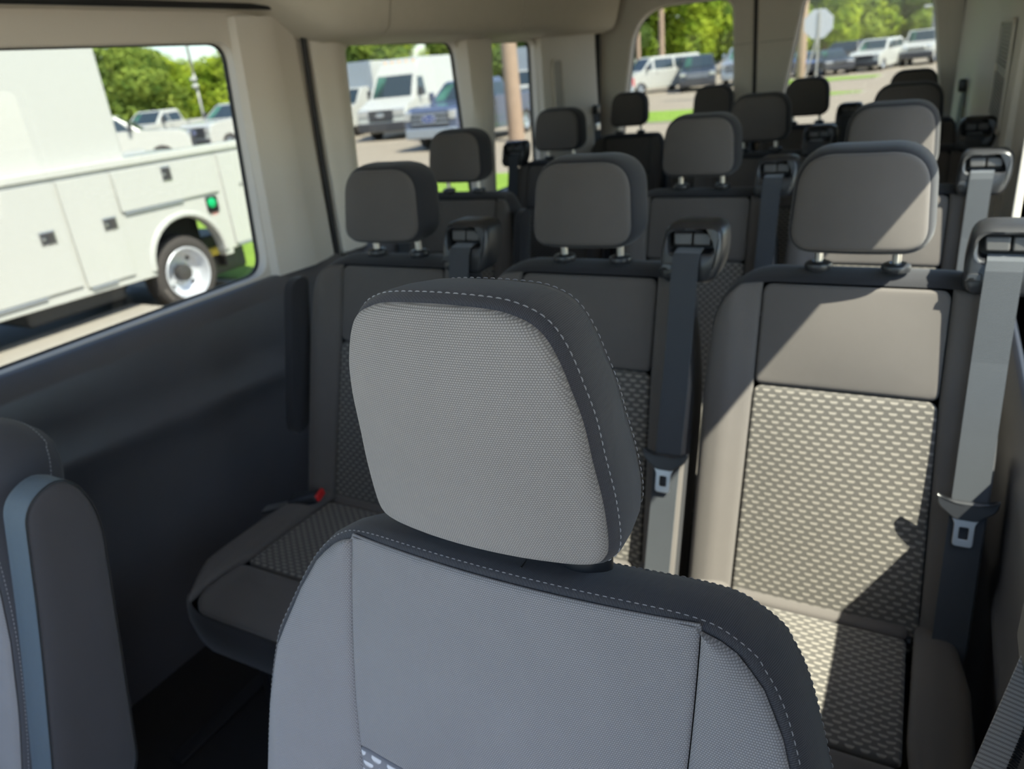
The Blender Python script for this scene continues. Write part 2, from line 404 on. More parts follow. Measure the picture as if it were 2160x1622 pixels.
def yz_left(x0):   # plate in the (y, z) plane at x0
    return lambda u, v, w_: (x0 + w_, u, v)
zt, zb = 1.442, 0.838
win_l = [rpoly([(-1.02, zb, .05), (0.214, zb + 0.012, .05), (0.262, zt, .045), (-1.02, zt, .05)], 6, 10),
         rpoly([(0.63, zb, .05), (1.375, zb, .05), (1.345, 1.425, .05), (0.70, 1.432, .045)], 6, 10),
         rpoly([(1.475, zb, .05), (1.95, zb, .05), (1.985, 1.42, .04), (1.57, 1.42, .04)], 6, 10)]
front_l = rpoly([(-2.15, 0.86, .05), (-1.22, 0.84, .05), (-1.22, 1.44, .05), (-1.75, 1.44, .1)], 6, 10)
body_l = [(-2.6, zb - 0.10), (2.72, zb - 0.10), (2.72, 1.9), (-2.6, 1.9)]
body_l[0] = (-2.6, 0.0); body_l[1] = (2.78, 0.0); body_l[2] = (2.78, 1.95); body_l[3] = (-2.6, 1.95)
wl = plate('wall_left', body_l, [inset(h, 0) for h in win_l] + [front_l], 0.03, yz_left(XL - 0.035), M_['trim'], bevel=0.004); struct(wl)

# charcoal lower door/side panel with sloped sill and a raised crease
def lower_panel(name, xw, sgn, y0, y1, ks=1.0):
    # profile (offset into the cabin, z)
    prof = [(-0.02, 0.842), (-0.004, 0.842), (0.006, 0.838), (0.040, 0.806), (0.046, 0.795), (0.040, 0.72), (0.036, 0.665),
            (0.050, 0.640), (0.052, 0.615), (0.030, 0.590), (0.022, 0.50), (0.024, 0.30), (0.05, 0.12), (0.05, 0.0)]
    ys = [y0 + (y1 - y0) * i / 24 for i in range(25)]
    vs = []
    for y in ys:
        for j, (o_, z) in enumerate(prof):
            dz = -0.055 * (y + 0.5) if 4 < j < 10 else 0
            vs.append((xw + sgn * o_ * ks, y, z + max(-0.10, min(0.05, dz))))
    n = len(prof); fs = []
    for i in range(len(ys) - 1):
        for j in range(n - 1): fs.append((i * n + j, i * n + j + 1, (i + 1) * n + j + 1, (i + 1) * n + j))
    return MB().add(vs, fs).build(name, M_['panel'], smooth=True, auto=False)
struct(lower_panel('trim_2', XL, 1, -2.55, 0.485)); struct(lower_panel('trim_3', XL, 1, 0.51, 2.55))

def pillar(name, base, top, z0, z1, m=None, nz=10, bow=0.0):
    """vertical trim lofted between two plan outlines (x, y)"""
    vs = []; n = len(base)
    for k in range(nz + 1):
        t = k / nz
        for (a, b) in zip(base, top): vs.append((a[0] + (b[0] - a[0]) * t + bow * math.sin(math.pi * t), a[1] + (b[1] - a[1]) * t, z0 + (z1 - z0) * t))
    fs = []
    for k in range(nz):
        for i in range(n): fs.append((k * n + i, k * n + (i + 1) % n, (k + 1) * n + (i + 1) % n, (k + 1) * n + i))
    fs += [tuple(range(n - 1, -1, -1)), tuple(range(nz * n, nz * n + n))]
    return MB().add(vs, fs).build(name, m or M_['trim'], smooth=True)
# left-hand pillars: sliding door frame, body pillar, mid pillar
p1 = [(-1.235, 0.218), (-1.215, 0.232), (-1.205, 0.30), (-1.198, 0.365), (-1.203, 0.375), (-1.222, 0.470), (-1.25, 0.476)]
p1t = [(-1.235, 0.262), (-1.218, 0.272), (-1.212, 0.32), (-1.206, 0.385), (-1.21, 0.395), (-1.225, 0.478), (-1.25, 0.482)]
struct(pillar('trim_4', p1, p1t, 0.838, 1.50))
struct(MB().path([(-1.232, 0.4905, 0.0), (-1.228, 0.4905, 0.84), (-1.222, 0.4965, 1.2), (-1.215, 0.503, 1.455), (-1.205, 0.47, 1.49), (-1.19, 0.38, 1.520), (-1.19, -1.5, 1.520)], 0.0085, 10).build('trim_5', M_['rubber'], smooth=True))
p2 = [(-1.25, 0.505), (-1.215, 0.508), (-1.206, 0.53), (-1.208, 0.56), (-1.20, 0.575), (-1.205, 0.61), (-1.235, 0.645), (-1.25, 0.645)]
p2t = [(-1.25, 0.520), (-1.212, 0.523), (-1.204, 0.545), (-1.206, 0.575), (-1.20, 0.59), (-1.205, 0.64), (-1.235, 0.70), (-1.25, 0.70)]
struct(pillar('trim_6', p2, p2t, 0.838, 1.45))
p3 = [(-1.245, 1.345), (-1.205, 1.365), (-1.19, 1.39), (-1.188, 1.43), (-1.20, 1.455), (-1.245, 1.475)]
p3t = [(-1.245, 1.335), (-1.205, 1.355), (-1.19, 1.40), (-1.188, 1.49), (-1.20, 1.54), (-1.245, 1.565)]
struct(pillar('trim_7', p3, p3t, 0.838, 1.45))
p4 = [(-1.245, 1.955), (-1.212, 1.965), (-1.205, 2.02), (-1.205, 2.30), (-1.18, 2.42), (-1.175, 2.53), (-1.21, 2.56), (-1.245, 2.56)]
p4t = [(-1.245, 1.985), (-1.212, 1.995), (-1.205, 2.05), (-1.205, 2.30), (-1.185, 2.40), (-1.18, 2.53), (-1.21, 2.56), (-1.245, 2.56)]
struct(pillar('trim_8', p4, p4t, 0.80, 1.47))
def vent(name, xw, sgn, y0, y1, z0, z1, loc_label):
    r = MB()
    o = rrect(y0, y1, z0, z1, 0.03)
    v = plate(name, [(p[0], p[1]) for p in o], [[(p[0], p[1]) for p in inset(o, 0.010)]], 0.006, lambda u, v_, w_: (xw + sgn * 0.004 + w_, u, v_), M_['trim'], bevel=0.001)
    back = MB().prism([(p.x, p.y) for p in inset(o, 0.008)], xw - 0.001, xw + 0.001, 'x').build('vent_backing', M_['vent'], v)
    n = 20; z = z0 + 0.012
    k = 0
    while z < z1 - 0.012:
        if not (abs(z - (z0 + z1) / 2) < 0.014):
            MB().box(min(xw, xw + sgn * 0.006), max(xw, xw + sgn * 0.006), y0 + 0.014, y1 - 0.012, z, z + 0.0055).build('slat', M_['vent'], v)
        z += 0.0115; k += 1
    tag(v, loc_label, 'vent')
    return v
vent('air_vent', -1.2045, 1, 2.065, 2.175, 1.09, 1.34, 'beige louvred air vent on the pillar trim left of the rear doors')

# overhead duct along the left side: three sections with joints
def duct(name, y_list, zoff, xs=1.0, m=None):
    sec = [(-1.235, 1.425), (-1.15, 1.436), (-1.118, 1.444), (-1.098, 1.462), (-1.085, 1.50), (-1.060, 1.60), (-1.02, 1.70), (-0.94, 1.80), (-0.80, 1.86), (-1.235, 1.86)]
    vs = []; n = len(sec)
    for y, dz, dx in zip(y_list, zoff, xs if isinstance(xs, list) else [0] * len(y_list)):
        for (x, z) in sec: vs.append((x + dx * (1 if x > -1.2 else 0), y, z + (dz if z < 1.8 else 0)))
    fs = []
    for k in range(len(y_list) - 1):
        for i in range(n): fs.append((k * n + i, k * n + (i + 1) % n, (k + 1) * n + (i + 1) % n, (k + 1) * n + i))
    fs += [tuple(range(n - 1, -1, -1)), tuple(range((len(y_list) - 1) * n, len(y_list) * n))]
    return MB().add(vs, fs).build(name, m or M_['headliner'], smooth=True)
struct(duct('ceiling_duct', [-2.4, 0.30, 0.36, 0.42, 0.50, 0.56, 0.70, 0.745], [0.085, 0.085, 0.080, 0.058, 0.016, 0.003, 0, 0], [-0.05, -0.05, -0.045, -0.03, -0.015, 0, 0, 0]))
struct(duct('ceiling_duct', [0.753, 1.60], [0, 0], [0, 0]))
struct(duct('ceiling_duct', [1.608, 2.60], [0, 0.006], [0, 0]))
struct(duct('ceiling_duct', [0.74, 0.76], [0.006, 0.006], [-0.008, -0.008], M_['rubber']))
struct(duct('ceiling_duct', [1.595, 1.615], [0.006, 0.006], [-0.008, -0.008], M_['rubber']))
# ceiling: a shallow arch
vs = []; fs = []
NX = 16
for k, y in enumerate((-2.0, 2.76)):
    for i in range(NX + 1):
        t = i / NX; x = XL - 0.05 + (XR - XL + 0.12) * t; vs.append((x, y, 1.86 + 0.06 * math.sin(math.pi * t)))
    for i in range(NX + 1):
        t = i / NX; x = XL - 0.05 + (XR - XL + 0.12) * t; vs.append((x, y, 1.90 + 0.06 * math.sin(math.pi * t)))
n = 2 * (NX + 1)
for i in range(NX): fs += [(i, i + 1, n + i + 1, n + i), (NX + 1 + i, NX + 2 + i, n + NX + 2 + i, n + NX + 1 + i)]
fs += [(0, n, n + NX + 1, NX + 1), (NX, n + NX, n + 2 * NX + 1, 2 * NX + 1)]
struct(MB().add(vs, fs).build('ceiling', M_['headliner'], smooth=True))

# right wall: openings where the photo's sunlight comes from
win_r = [rpoly([(-0.62, 0.745, .04), (0.77, 0.745, .04), (0.77, zt, .04), (-0.62, zt, .04)], 6, 10)]
win_ro = [rpoly([(-0.62, zb, .04), (0.77, zb, .04), (0.77, 1.437, .04), (-0.62, 1.437, .04)], 6, 10)]
front_r = rpoly([(-2.25, 0.10, .05), (-1.32, 0.05, .05), (-1.32, 1.62, .1), (-1.85, 1.62, .1)], 6, 10)   # driver's doorway, unseen, assumed open for fill light, cut short to shade seat
body_r = [(-2.6, 0.0), (2.72, 0.0), (2.72, 1.95), (-2.6, 1.95)]
struct(plate('wall_right', body_r, win_r + [front_r], 0.012, yz_left(XR + 0.007), M_['trim'], bevel=0.002))
skin = plate('outer_skin', body_r, win_ro + [front_r], 0.01, yz_left(XR + 0.065), M_['slotgrey'], bevel=0.001); struct(skin)
skin.name = 'trim_9'
struct(lower_panel('trim_10', XR, -1, -1.28, 2.2, 0.38)).location = (0.0, 0, -0.095)
# rear right quarter trim: swings inwards to the door opening
q = [(0.56, 1.08), (0.517, 1.10), (0.508, 1.18), (0.524, 1.24), (0.523, 2.12), (0.50, 2.22), (0.47, 2.34), (0.455, 2.50), (0.425, 2.60), (0.40, 2.68), (0.56, 2.70)]
struct(pillar('trim_11', q, [(x + (0.0 if i in (0, 10) else 0.012), y) for i, (x, y) in enumerate(q)], 0.80, 1.90))
vent('air_vent', 0.5225, -1, 1.40, 2.08, 1.00, 1.31, 'beige louvred air vent on the wall trim at the far right of the cabin')

# rear doors
RY = 2.72
def xz_plate(y0): return lambda u, v, w_: (u, y0 + w_, v)
hole_l = rpoly([(-1.145, 0.86, .07), (-0.54, 0.86, .07), (-0.553, 1.525, .07), (-1.03, 1.53, .16)], 8, 10)
hole_r = rpoly([(-0.345, 0.86, .07), (0.375, 0.86, .07), (0.27, 1.53, .16), (-0.225, 1.525, .07)], 8, 10)
dl = plate('door_1', [(-1.25, 0.0), (-0.446, 0.0), (-0.455, 1.92), (-1.25, 1.92)], [hole_l], 0.035, xz_plate(RY + 0.03), M_['trim'], bevel=0.014); struct(dl)
dr = plate('door_2', [(-0.430, 0.0), (0.60, 0.0), (0.60, 1.92), (-0.441, 1.92)], [hole_r], 0.035, xz_plate(RY + 0.03), M_['trim'], bevel=0.014); struct(dr)
struct(MB().tube((-0.438, RY + 0.015, 0), (-0.448, RY + 0.015, 1.92), 0.012).build('trim_12', M_['rubber'], smooth=True))
struct(MB().path([(-1.235, 2.59, 0.0), (-1.21, 2.60, 1.0), (-1.195, 2.605, 1.40), (-1.185, 2.61, 1.9)], 0.014, 10).build('trim_13', M_['rubber'], smooth=True))
struct(MB().path([(0.435, 2.685, 0.0), (0.418, 2.69, 1.2), (0.40, 2.69, 1.9)], 0.010, 10).build('trim_14', M_['rubber'], smooth=True))
# raised window surrounds on the two doors
for h, nm, par in ((hole_l, 'window_surround', dl), (hole_r, 'window_surround', dr)):
    o = plate(nm, [(p.x, p.y) for p in inset(h, -0.045)], [[(p.x, p.y) for p in inset(h, -0.006)]], 0.006, xz_plate(RY + 0.004), M_['trim'], par, bevel=0.004)
MB().box(-0.545, -0.46, RY - 0.008, RY - 0.004, 1.318, 1.322).build('seam', M_['vent'], dl)
MB().box(-0.42, -0.27, RY - 0.008, RY - 0.004, 1.318, 1.322).build('seam', M_['vent'], dr)

# windows: glass panes with black seals
def window(n_, outline, to3d, d=0.012, m='glass'):
    pane = plate('window_%d' % n_, [tuple(p) for p in inset(outline, -0.006)], [], 0.004, to3d, M_[m]); struct(pane)
    plate('window_seal', [tuple(p) for p in inset(outline, -0.003)], [[tuple(p) for p in inset(outline, 0.003)]], d, to3d, M_['rubber'], pane)
for i, h in enumerate(win_l): window(i + 1, h, yz_left(XL - 0.052))
window(4, front_l, yz_left(XL - 0.052), m='clear')
for i, h in enumerate(win_ro): window(5 + i, h, yz_left(XR + 0.063), 0.008, 'clear')
window(6, hole_l, xz_plate(RY + 0.05)); window(8, hole_r, xz_plate(RY + 0.05))

# cab end behind the camera: dashboard, windscreen
struct(MB().box(XL - 0.05, XR + 0.07, -2.6, -2.55, 0.0, 0.95).build('wall_front', M_['panel']))
dash = MB().prism([(-2.545, 0.0), (-2.05, 0.0), (-2.02, 0.55), (-2.10, 0.78), (-2.545, 0.86)], XL + 0.02, XR - 0.02, 'x').build('dashboard', M_['panel'])
tag(dash, 'charcoal dashboard at the front of the van below the windscreen', 'dashboard')
ws = MB().add([(XL, -2.58, 0.93), (XR, -2.58, 0.93), (XR, -2.0, 1.87), (XL, -2.0, 1.87), (XL, -2.584, 0.933), (XR, -2.584, 0.933), (XR, -2.004, 1.873), (XL, -2.004, 1.873)],
              [(0, 1, 2, 3), (7, 6, 5, 4), (0, 4, 5, 1), (2, 6, 7, 3), (1, 5, 6, 2), (0, 3, 7, 4)]).build('window_7', M_['clear']); struct(ws)
# ================================================================== SEATS
def half_outline(hw, mirror=True):
    """hw: list of (z, half width) from bottom to top -> closed outline, smooth"""
    right = [(w_, z) for z, w_ in hw]; left = [(-w_, z) for z, w_ in reversed(hw)]
    return spline(right + left, 5, True)

def headrest(parent, name, outline, fmap, depth, facemat, bandmat, posts, post_z, fine=False, labels=True):
    n_ = len(outline)
    # wrap-around gusset band: from the face edge round to the back
    D = depth
    L = [(0.010, 1, -0.004), (0.003, 1, -0.001), (0.0, 1, -0.0015), (-0.003, 1, -0.005), (-0.006, 1, -0.014), (-0.008, 1, -D * 0.35), (-0.008, 1, -D * 0.6), (-0.004, 1, -D * 0.80),
         (0.004, 1, -D * 0.92), (0.014, 1, -D * 0.98), (0.014, 0.8, -D), (0.014, 0.5, -D), (0.014, 0.25, -D)]
    b = rings(MB(), outline, L, fmap, cap_end=True, uvmode='arc').build(name, bandmat, parent, smooth=True, auto=False)
    f = pad(MB(), inset(outline, 0.0015), lambda u, v, h: fmap(u, v, h), H=0.006, r=0.007, dome=0.006).build('face_panel', facemat, b, smooth=True, auto=False)
    if fine:
        for (ins, h, off) in ((-0.0048, -0.0085, 0), (-0.0066, -D * 0.76, 0)):
            pts = []; nr = []
            o = inset(outline, ins); o2 = inset(outline, ins - 0.01)
            for p, p2 in zip(o, o2):
                a = Vector(fmap(p.x, p.y, h)); pts.append(a); nr.append((Vector(fmap(p2.x, p2.y, h + 0.004)) - a).normalized())
            s = stitches(MB(), pts, nr, closed=True, L=0.0040, gap=0.0021, w=0.00032).build('stitching', M_['thread'], b); s['kind'] = 'stuff'
    return b

def head_posts(parent, xs, y, z0, z1, r=0.0058):
    for x in xs:
        MB().tube((x, y, z0), (x, y, z1), r, n=14).build('headrest_post', M_['chrome'], parent, smooth=True)

def guide_rings(parent, xs, y, z):
    for x in xs:
        MB().lathe([(0.0070, 0.003), (0.010, 0.006), (0.015, 0.0055), (0.020, 0.003), (0.0215, -0.001), (0.0200, -0.007), (0.012, -0.010)], 'z', (x, y, z), 20).build('post_guide', M_['black'], parent, smooth=True)

def bolster(fin, fout, v0, v1, fmap, parent, m, H=0.012, r=0.014, nv=40, nu=12, name='side_bolster', dome=0.0, edge=0.004):
    vs = []; uv = []; fs = []
    prof = lambda d: H * math.sqrt(max(0.0, 1 - (1 - min(1, d / r)) ** 2))
    for i in range(nv + 1):
        q = i / nv; q = 0.5 - 0.5 * math.cos(math.pi * q); v = v0 + (v1 - v0) * q; a, b = fin(v), fout(v)
        for j in range(nu + 1):
            t = 0.5 - 0.5 * math.cos(math.pi * j / nu); u = a + (b - a) * t
            d = min(abs(u - a), abs(b - u)); dv = min(v - v0, v1 - v)
            h = min(prof(d), prof(dv)); h = h if h > 0 else -edge
            if dome: h += dome * 4 * t * (1 - t) * 4 * q * (1 - q)
            vs.append(fmap(u, v, h)); uv.append((u, v))
    K = nu + 1
    for i in range(nv):
        for j in range(nu): fs.append((i * K + j, i * K + j + 1, (i + 1) * K + j + 1, (i + 1) * K + j))
    return MB().add(vs, fs, uv).build(name, m, parent, smooth=True, auto=False)
KB = 0.32           # lean of the bench backs
def make_bench_seat(side='right', armrest=None, housing=True, buckle=False, wsc=1.0, simple=False):
    t = thing('bench_seat', '', 'seat')
    nrm = Vector((0, -1, KB)).normalized()
    def face(u, v, h):
        bow = 0.022 * min(1, max(0, (abs(u) - 0.125) / 0.05)) ** 1.5 - 0.010 * min(1, max(0, (abs(u) - 0.18) / 0.04)) ** 2
        y = KB * (v - 0.95) - bow
        return (u * wsc + nrm.x * h, y + nrm.y * h, v + nrm.z * h)
    rt = 0.185
    out = rpoly([(-0.213, 0.375, .03), (0.213, 0.375, .03), (0.216, 0.78, .10), (rt, 0.952, .035), (-0.150, 0.952, .03), (-0.205, 0.925, .04), (-0.216, 0.80, .10)], 6, 0.03)
    # ---- back shell (dark gusset, top cap and rear)
    def shellmap(u, v, h):
        x, y, z = face(u, v, h)
        if v > 0.9 and h < 0: z += 0.024 * math.sin(math.pi * min(1, -h / 0.125)) * min(1, (v - 0.9) / 0.05)
        return (x, y, z)
    L = [(0.004, 1, 0.0), (-0.001, 1, -0.004), (-0.002, 1, -0.012), (-0.003, 1, -0.022), (-0.004, 1, -0.036), (-0.004, 1, -0.052), (-0.002, 1, -0.07), (0.002, 1, -0.088), (0.012, 1, -0.105), (0.03, 1, -0.112), (0.03, 0.7, -0.114), (0.03, 0.3, -0.114)]
    back = rings(MB(), out, L, shellmap, cap_end=True, cap_start=False, uvmode='arc').build('seat_back', M_['benchblack'], t, smooth=True, auto=False)
    # ---- face panels
    def seg(x0, x1, z0, z1, rs=(.012,) * 4, x0t=None, x1t=None):
        return rpoly([(x0, z0, rs[0]), (x1, z0, rs[1]), (x1 if x1t is None else x1t, z1, rs[2]), (x0 if x0t is None else x0t, z1, rs[3])], 4, 0.03)
    pad(MB(), seg(-0.1345, 0.1345, 0.7865, 0.945, (.012, .012, .014, .014)), face, H=0.007, r=0.006, dome=0.007, edge=0.001).build('upper_panel', M_['benchfab'], back, smooth=True, auto=False)
    pad(MB(), seg(-0.140, 0.148, 0.40, 0.785, (.03, .03, .014, .014), -0.1350, 0.1350), face, H=0.007, r=0.006, dome=0.008, edge=0.001).build('woven_insert', M_['insert'], back, smooth=True, auto=False)
    def lerpf(tab, z):
        for (a0, b0), (a1, b1) in zip(tab[:-1], tab[1:]):
            if z <= a1: return b0 + (b1 - b0) * (z - a0) / (a1 - a0)
        return tab[-1][1]
    lin = [(0.39, -0.1425), (0.78, -0.136), (0.95, -0.136)]; lout = [(0.39, -0.206), (0.42, -0.212), (0.80, -0.214), (0.87, -0.210), (0.905, -0.203), (0.93, -0.190), (0.945, -0.172), (0.95, -0.160)]
    rin = [(0.39, 0.1505), (0.78, 0.136), (0.95, 0.136)]; rout = [(0.39, 0.206), (0.42, 0.211), (0.78, 0.213), (0.90, 0.196), (0.935, 0.184), (0.945, 0.176), (0.95, 0.165)]
    bolster(lambda z: lerpf(lin, z), lambda z: lerpf(lout, z), 0.392, 0.9475, face, back, M_['benchfab'], H=0.009, r=0.009, edge=0.001)
    bolster(lambda z: lerpf(rin, z), lambda z: lerpf(rout, z), 0.392, 0.9475, face, back, M_['benchfab'], H=0.009, r=0.009, edge=0.001)
    for x in (-0.128, 0.136):
        p = Vector(face(x, 0.428, 0.016)); MB().lathe([(0.0, -0.004), (0.005, -0.0035), (0.0075, -0.001), (0.0075, 0.006)], 'y', p, 12).build('retaining_button', M_['black'], back, smooth=True)
    # ---- headrest
    ho = rpoly([(-0.097, 1.009, .032), (0.097, 1.009, .032), (0.088, 1.150, .048), (-0.088, 1.150, .048)], 8, 0.012)
    hmap = lambda u, v, h: (u * wsc, 0.2 * (v - 1.15) + 1.6 * u * u - 0.012 - h, v)
    hr = headrest(t, 'headrest', ho, hmap, 0.090, M_['benchfab'], M_['benchblack'], None, 0)
    head_posts(hr, (-0.056, 0.056), 0.022, 0.971, 1.025, 0.0066)
    guide_rings(back, (-0.056, 0.056), 0.022, 0.9735)
    # ---- cushion
    def top(u, v, h):      # v is y here
        z = 0.452 - 0.02 * max(0, min(1, (-0.44 - v) / 0.12)) ** 2 + 0.012 * min(1, max(0, (abs(u) - 0.12) / 0.05))
        return (u * wsc, v, z - 0.012 + h)
    co = rpoly([(-0.19, -0.135, .02), (-0.218, -0.30, .1), (-0.215, -0.52, .05), (-0.17, -0.575, .05), (0.17, -0.575, .05), (0.215, -0.52, .05), (0.218, -0.30, .1), (0.19, -0.135, .02)], 5, 0.03)
    L = [(0.004, 1, 0.0), (-0.004, 1, -0.014), (-0.006, 1, -0.04), (0.0, 1, -0.08), (0.03, 1, -0.12), (0.03, 0.6, -0.12)]
    cu = rings(MB(), co, L, top, cap_end=True, uvmode='arc').build('seat_cushion', M_['benchblack'], t, smooth=True, auto=False)
    yseg = lambda x0, x1, y0, y1, r=.012, a=None, b=None: rpoly([(x0, y0, r), (x1, y0, r), (x1 if b is None else b, y1, r), (x0 if a is None else a, y1, r)], 4, 0.03)
    pad(MB(), yseg(-0.132, 0.132, -0.190, -0.142), top, H=0.010, r=0.010).build('rear_panel', M_['benchfab'], cu, smooth=True, auto=False)
    pad(MB(), yseg(-0.138, 0.138, -0.44, -0.194, .012, -0.132, 0.132), top, H=0.009, r=0.009, dome=0.003).build('woven_insert', M_['insert'], cu, smooth=True, auto=False)
    pad(MB(), rpoly([(-0.143, -0.443, .024), (-0.165, -0.568, .04), (0.165, -0.568, .04), (0.143, -0.443, .024)], 6, 0.03), top, H=0.011, r=0.014).build('front_panel', M_['benchfab'], cu, smooth=True, auto=False)
    for s in (-1, 1):
        cin = lambda v, s=s: s * (0.1415 + 0.006 * max(0, -v - 0.40) / 0.05 if v > -0.44 else 0.1465 + 0.20 * (-0.44 - v))
        cout = lambda v, s=s: s * (0.188 + 0.028 * min(1, (-0.142 - v) / 0.15) - (0.0 if v > -0.47 else 0.35 * (-0.47 - v) ** 1.0 * (1 + 3 * (-0.47 - v))))
        bolster(cin, cout, -0.560, -0.142, top, cu, M_['benchfab'], H=0.013, r=0.016, nv=30)
    # ---- base
    bs = MB().rbox(-0.17 * wsc, 0.17 * wsc, -0.50, -0.12, 0.24, 0.335, 0.012)
    bs.rbox(-0.16 * wsc, -0.13 * wsc, -0.47, -0.42, 0.0, 0.25, 0.006).rbox(0.13 * wsc, 0.16 * wsc, -0.47, -0.42, 0.0, 0.25, 0.006)
    bs.rbox(-0.16 * wsc, -0.13 * wsc, -0.15, -0.10, 0.0, 0.25, 0.006).rbox(0.13 * wsc, 0.16 * wsc, -0.15, -0.10, 0.0, 0.25, 0.006)
    bs.build('seat_base', M_['black'], t)
    # ---- belt outlet housing + belt
    if housing:
        s = 1 if side == 'right' else -1
        cx = 0.198 * s * (wsc if wsc < 1 else 1); zc0, zc1 = 0.948, 1.044
        hm = lambda u, v, h: (cx + u, -0.022 + 0.22 * (v - 1.0) - h, v)
        oo = rpoly([(-0.050, zc0, .014), (0.038, zc0, .014), (0.053, 0.99, .02), (0.050, zc1, .020), (-0.046, zc1, .020), (-0.054, 0.99, .02)], 5, 0.02)
        slot = rpoly([(-0.040, 0.996, .010), (0.040, 0.996, .010), (0.043, 1.032, .011), (-0.041, 1.032, .011)], 5, 0.02)
        # match ring counts by resampling
        def resample(p, n):
            cum = [0]; q = p + [p[0]]
            for a, b_ in zip(q[:-1], q[1:]): cum.append(cum[-1] + (b_ - a).length)
            o_ = []
            for i in range(n):
                d = cum[-1] * i / n; k = max(j for j in range(len(cum) - 1) if cum[j] <= d + 1e-9)
                o_.append(q[k].lerp(q[k + 1], (d - cum[k]) / max(1e-9, cum[k + 1] - cum[k])))
            k = min(range(n), key=lambda i: abs(math.atan2(o_[i].y - 1.0, o_[i].x) + 2.5)); return o_[k:] + o_[:k]
        N = 48; A = resample(oo, N); B = resample(slot, N)
        vs = []; lay = [(A, 1, -0.066, 0.008), (A, 1, -0.060, 0), (A, 1, -0.012, -0.001), (A, 1, -0.003, 0.003), (A, 1, 0.0, 0.008), (B, 1, 0.001, -0.004), (B, 1, -0.001, 0.0), (B, 1, -0.03, 0.003)]
        for (P, sc, h, d) in lay:
            for p in (inset(P, d) if d else P): vs.append(hm(p.x, p.y, h))
        fs = []
        for k in range(len(lay) - 1):
            for i in range(N): fs.append((k * N + i, k * N + (i + 1) % N, (k + 1) * N + (i + 1) % N, (k + 1) * N + i))
        fs += [tuple(range(N))]
        hs = MB().add(vs, fs).build('belt_housing', M_['black'], t, smooth=True)
        vs = [hm(p.x, p.y, -0.030) for p in B]; MB().add(vs, [tuple(range(N))]).build('slot_recess', M_['blackin'], hs)
        for a, b_ in ((-0.031, -0.001), (0.001, 0.031)):
            pl = rpoly([(a, 1.008, .004), (b_, 1.008, .004), (b_ + (0.002 if b_ > 0.01 else 0), 1.029, .003), (a - (0.002 if a < -0.01 else 0), 1.029, .003)], 3, 0.02)
            pad(MB(), pl, lambda u, v, h: hm(u, v, -0.010 + h), H=0.004, r=0.003).build('slot_flap', M_['slotgrey'], hs, smooth=True, auto=False)
        tb = rrect(0.0, 0.0, 0, 0, 0) if False else rpoly([(-0.052, 0.968, .002), (-0.030, 0.968, .002), (-0.030, 0.980, .004), (-0.048, 0.980, .004)], 3, 0.02)
        pad(MB(), tb, hm, H=0.002, r=0.002).build('release_tab', M_['black'], hs, smooth=True, auto=False)
        # webbing path (y, z) down the front
        bx = 0.190 * s * (wsc if wsc < 1 else 1); hw = 0.0225
        path = [(-0.003, 1.002), (-0.026, 0.998), (-0.034, 0.985), (-0.043, 0.95), (-0.066, 0.86), (-0.099, 0.76), (-0.131, 0.668), (-0.155, 0.60), (-0.198, 0.47), (-0.215, 0.43)]
        def strap(pts, x_a, x_b, nm, par, th=0.0012):
            vs = []; uv = []; fs = []; acc = 0; m_ = len(pts)
            for i, (y, z) in enumerate(pts):
                if i: acc += math.hypot(y - pts[i - 1][0], z - pts[i - 1][1])
                xc = x_a + (x_b - x_a) * i / (m_ - 1)
                for e, q_ in ((-1, 0), (1, 0), (1, 1), (-1, 1)):
                    vs.append((xc + e * hw, y + q_ * th, z)); uv.append((e * hw, acc))
            for i in range(m_ - 1):
                for j in range(4): fs.append((i * 4 + j, i * 4 + (j + 1) % 4, i * 4 + 4 + (j + 1) % 4, i * 4 + 4 + j))
            fs += [(0, 1, 2, 3), ((m_ - 1) * 4 + 3, (m_ - 1) * 4 + 2, (m_ - 1) * 4 + 1, (m_ - 1) * 4)]
            return MB().add(vs, fs, uv).build(nm, M_['web'], par)
        sb = strap(path, bx + 0.004, bx - 0.004, 'seat_belt', t)
        # tongue: plastic shoulder + steel plate with a window
        ty, tz = -0.139, 0.668
        def tmap(u, v, h): return (bx - 0.004 + u, ty - 0.30 * (tz - v) - h, v)
        sh = rpoly([(-0.040, tz + 0.012, .004), (-0.038, tz - 0.004, .008), (-0.014, tz - 0.022, .004), (0.014, tz - 0.022, .004), (0.038, tz - 0.004, .008), (0.040, tz + 0.012, .004), (0.030, tz + 0.004, .004), (-0.030, tz + 0.004, .004)], 4, 0.02)
        rings(MB(), sh, [(0.002, 1, -0.003), (0, 1, -0.001), (0, 1, 0.003), (0.002, 1, 0.005)], tmap, cap_end=True, cap_start=True).build('tongue_grip', M_['black'], sb)
        po = rpoly([(-0.013, tz - 0.060, .005), (0.013, tz - 0.060, .005), (0.013, tz - 0.028, .003), (0.018, tz - 0.018, .003), (-0.018, tz - 0.018, .003), (-0.013, tz - 0.028, .003)], 4, 10)
        pi_ = rrect(-0.006, 0.006, tz - 0.050, tz - 0.032, 0.002)
        plate('latch_plate', [tuple(p) for p in po], [[tuple(p) for p in pi_]], 0.0016, lambda u, v, w_: tmap(u, v, 0.0015 - w_), M_['steel'], sb, bevel=0.0006)
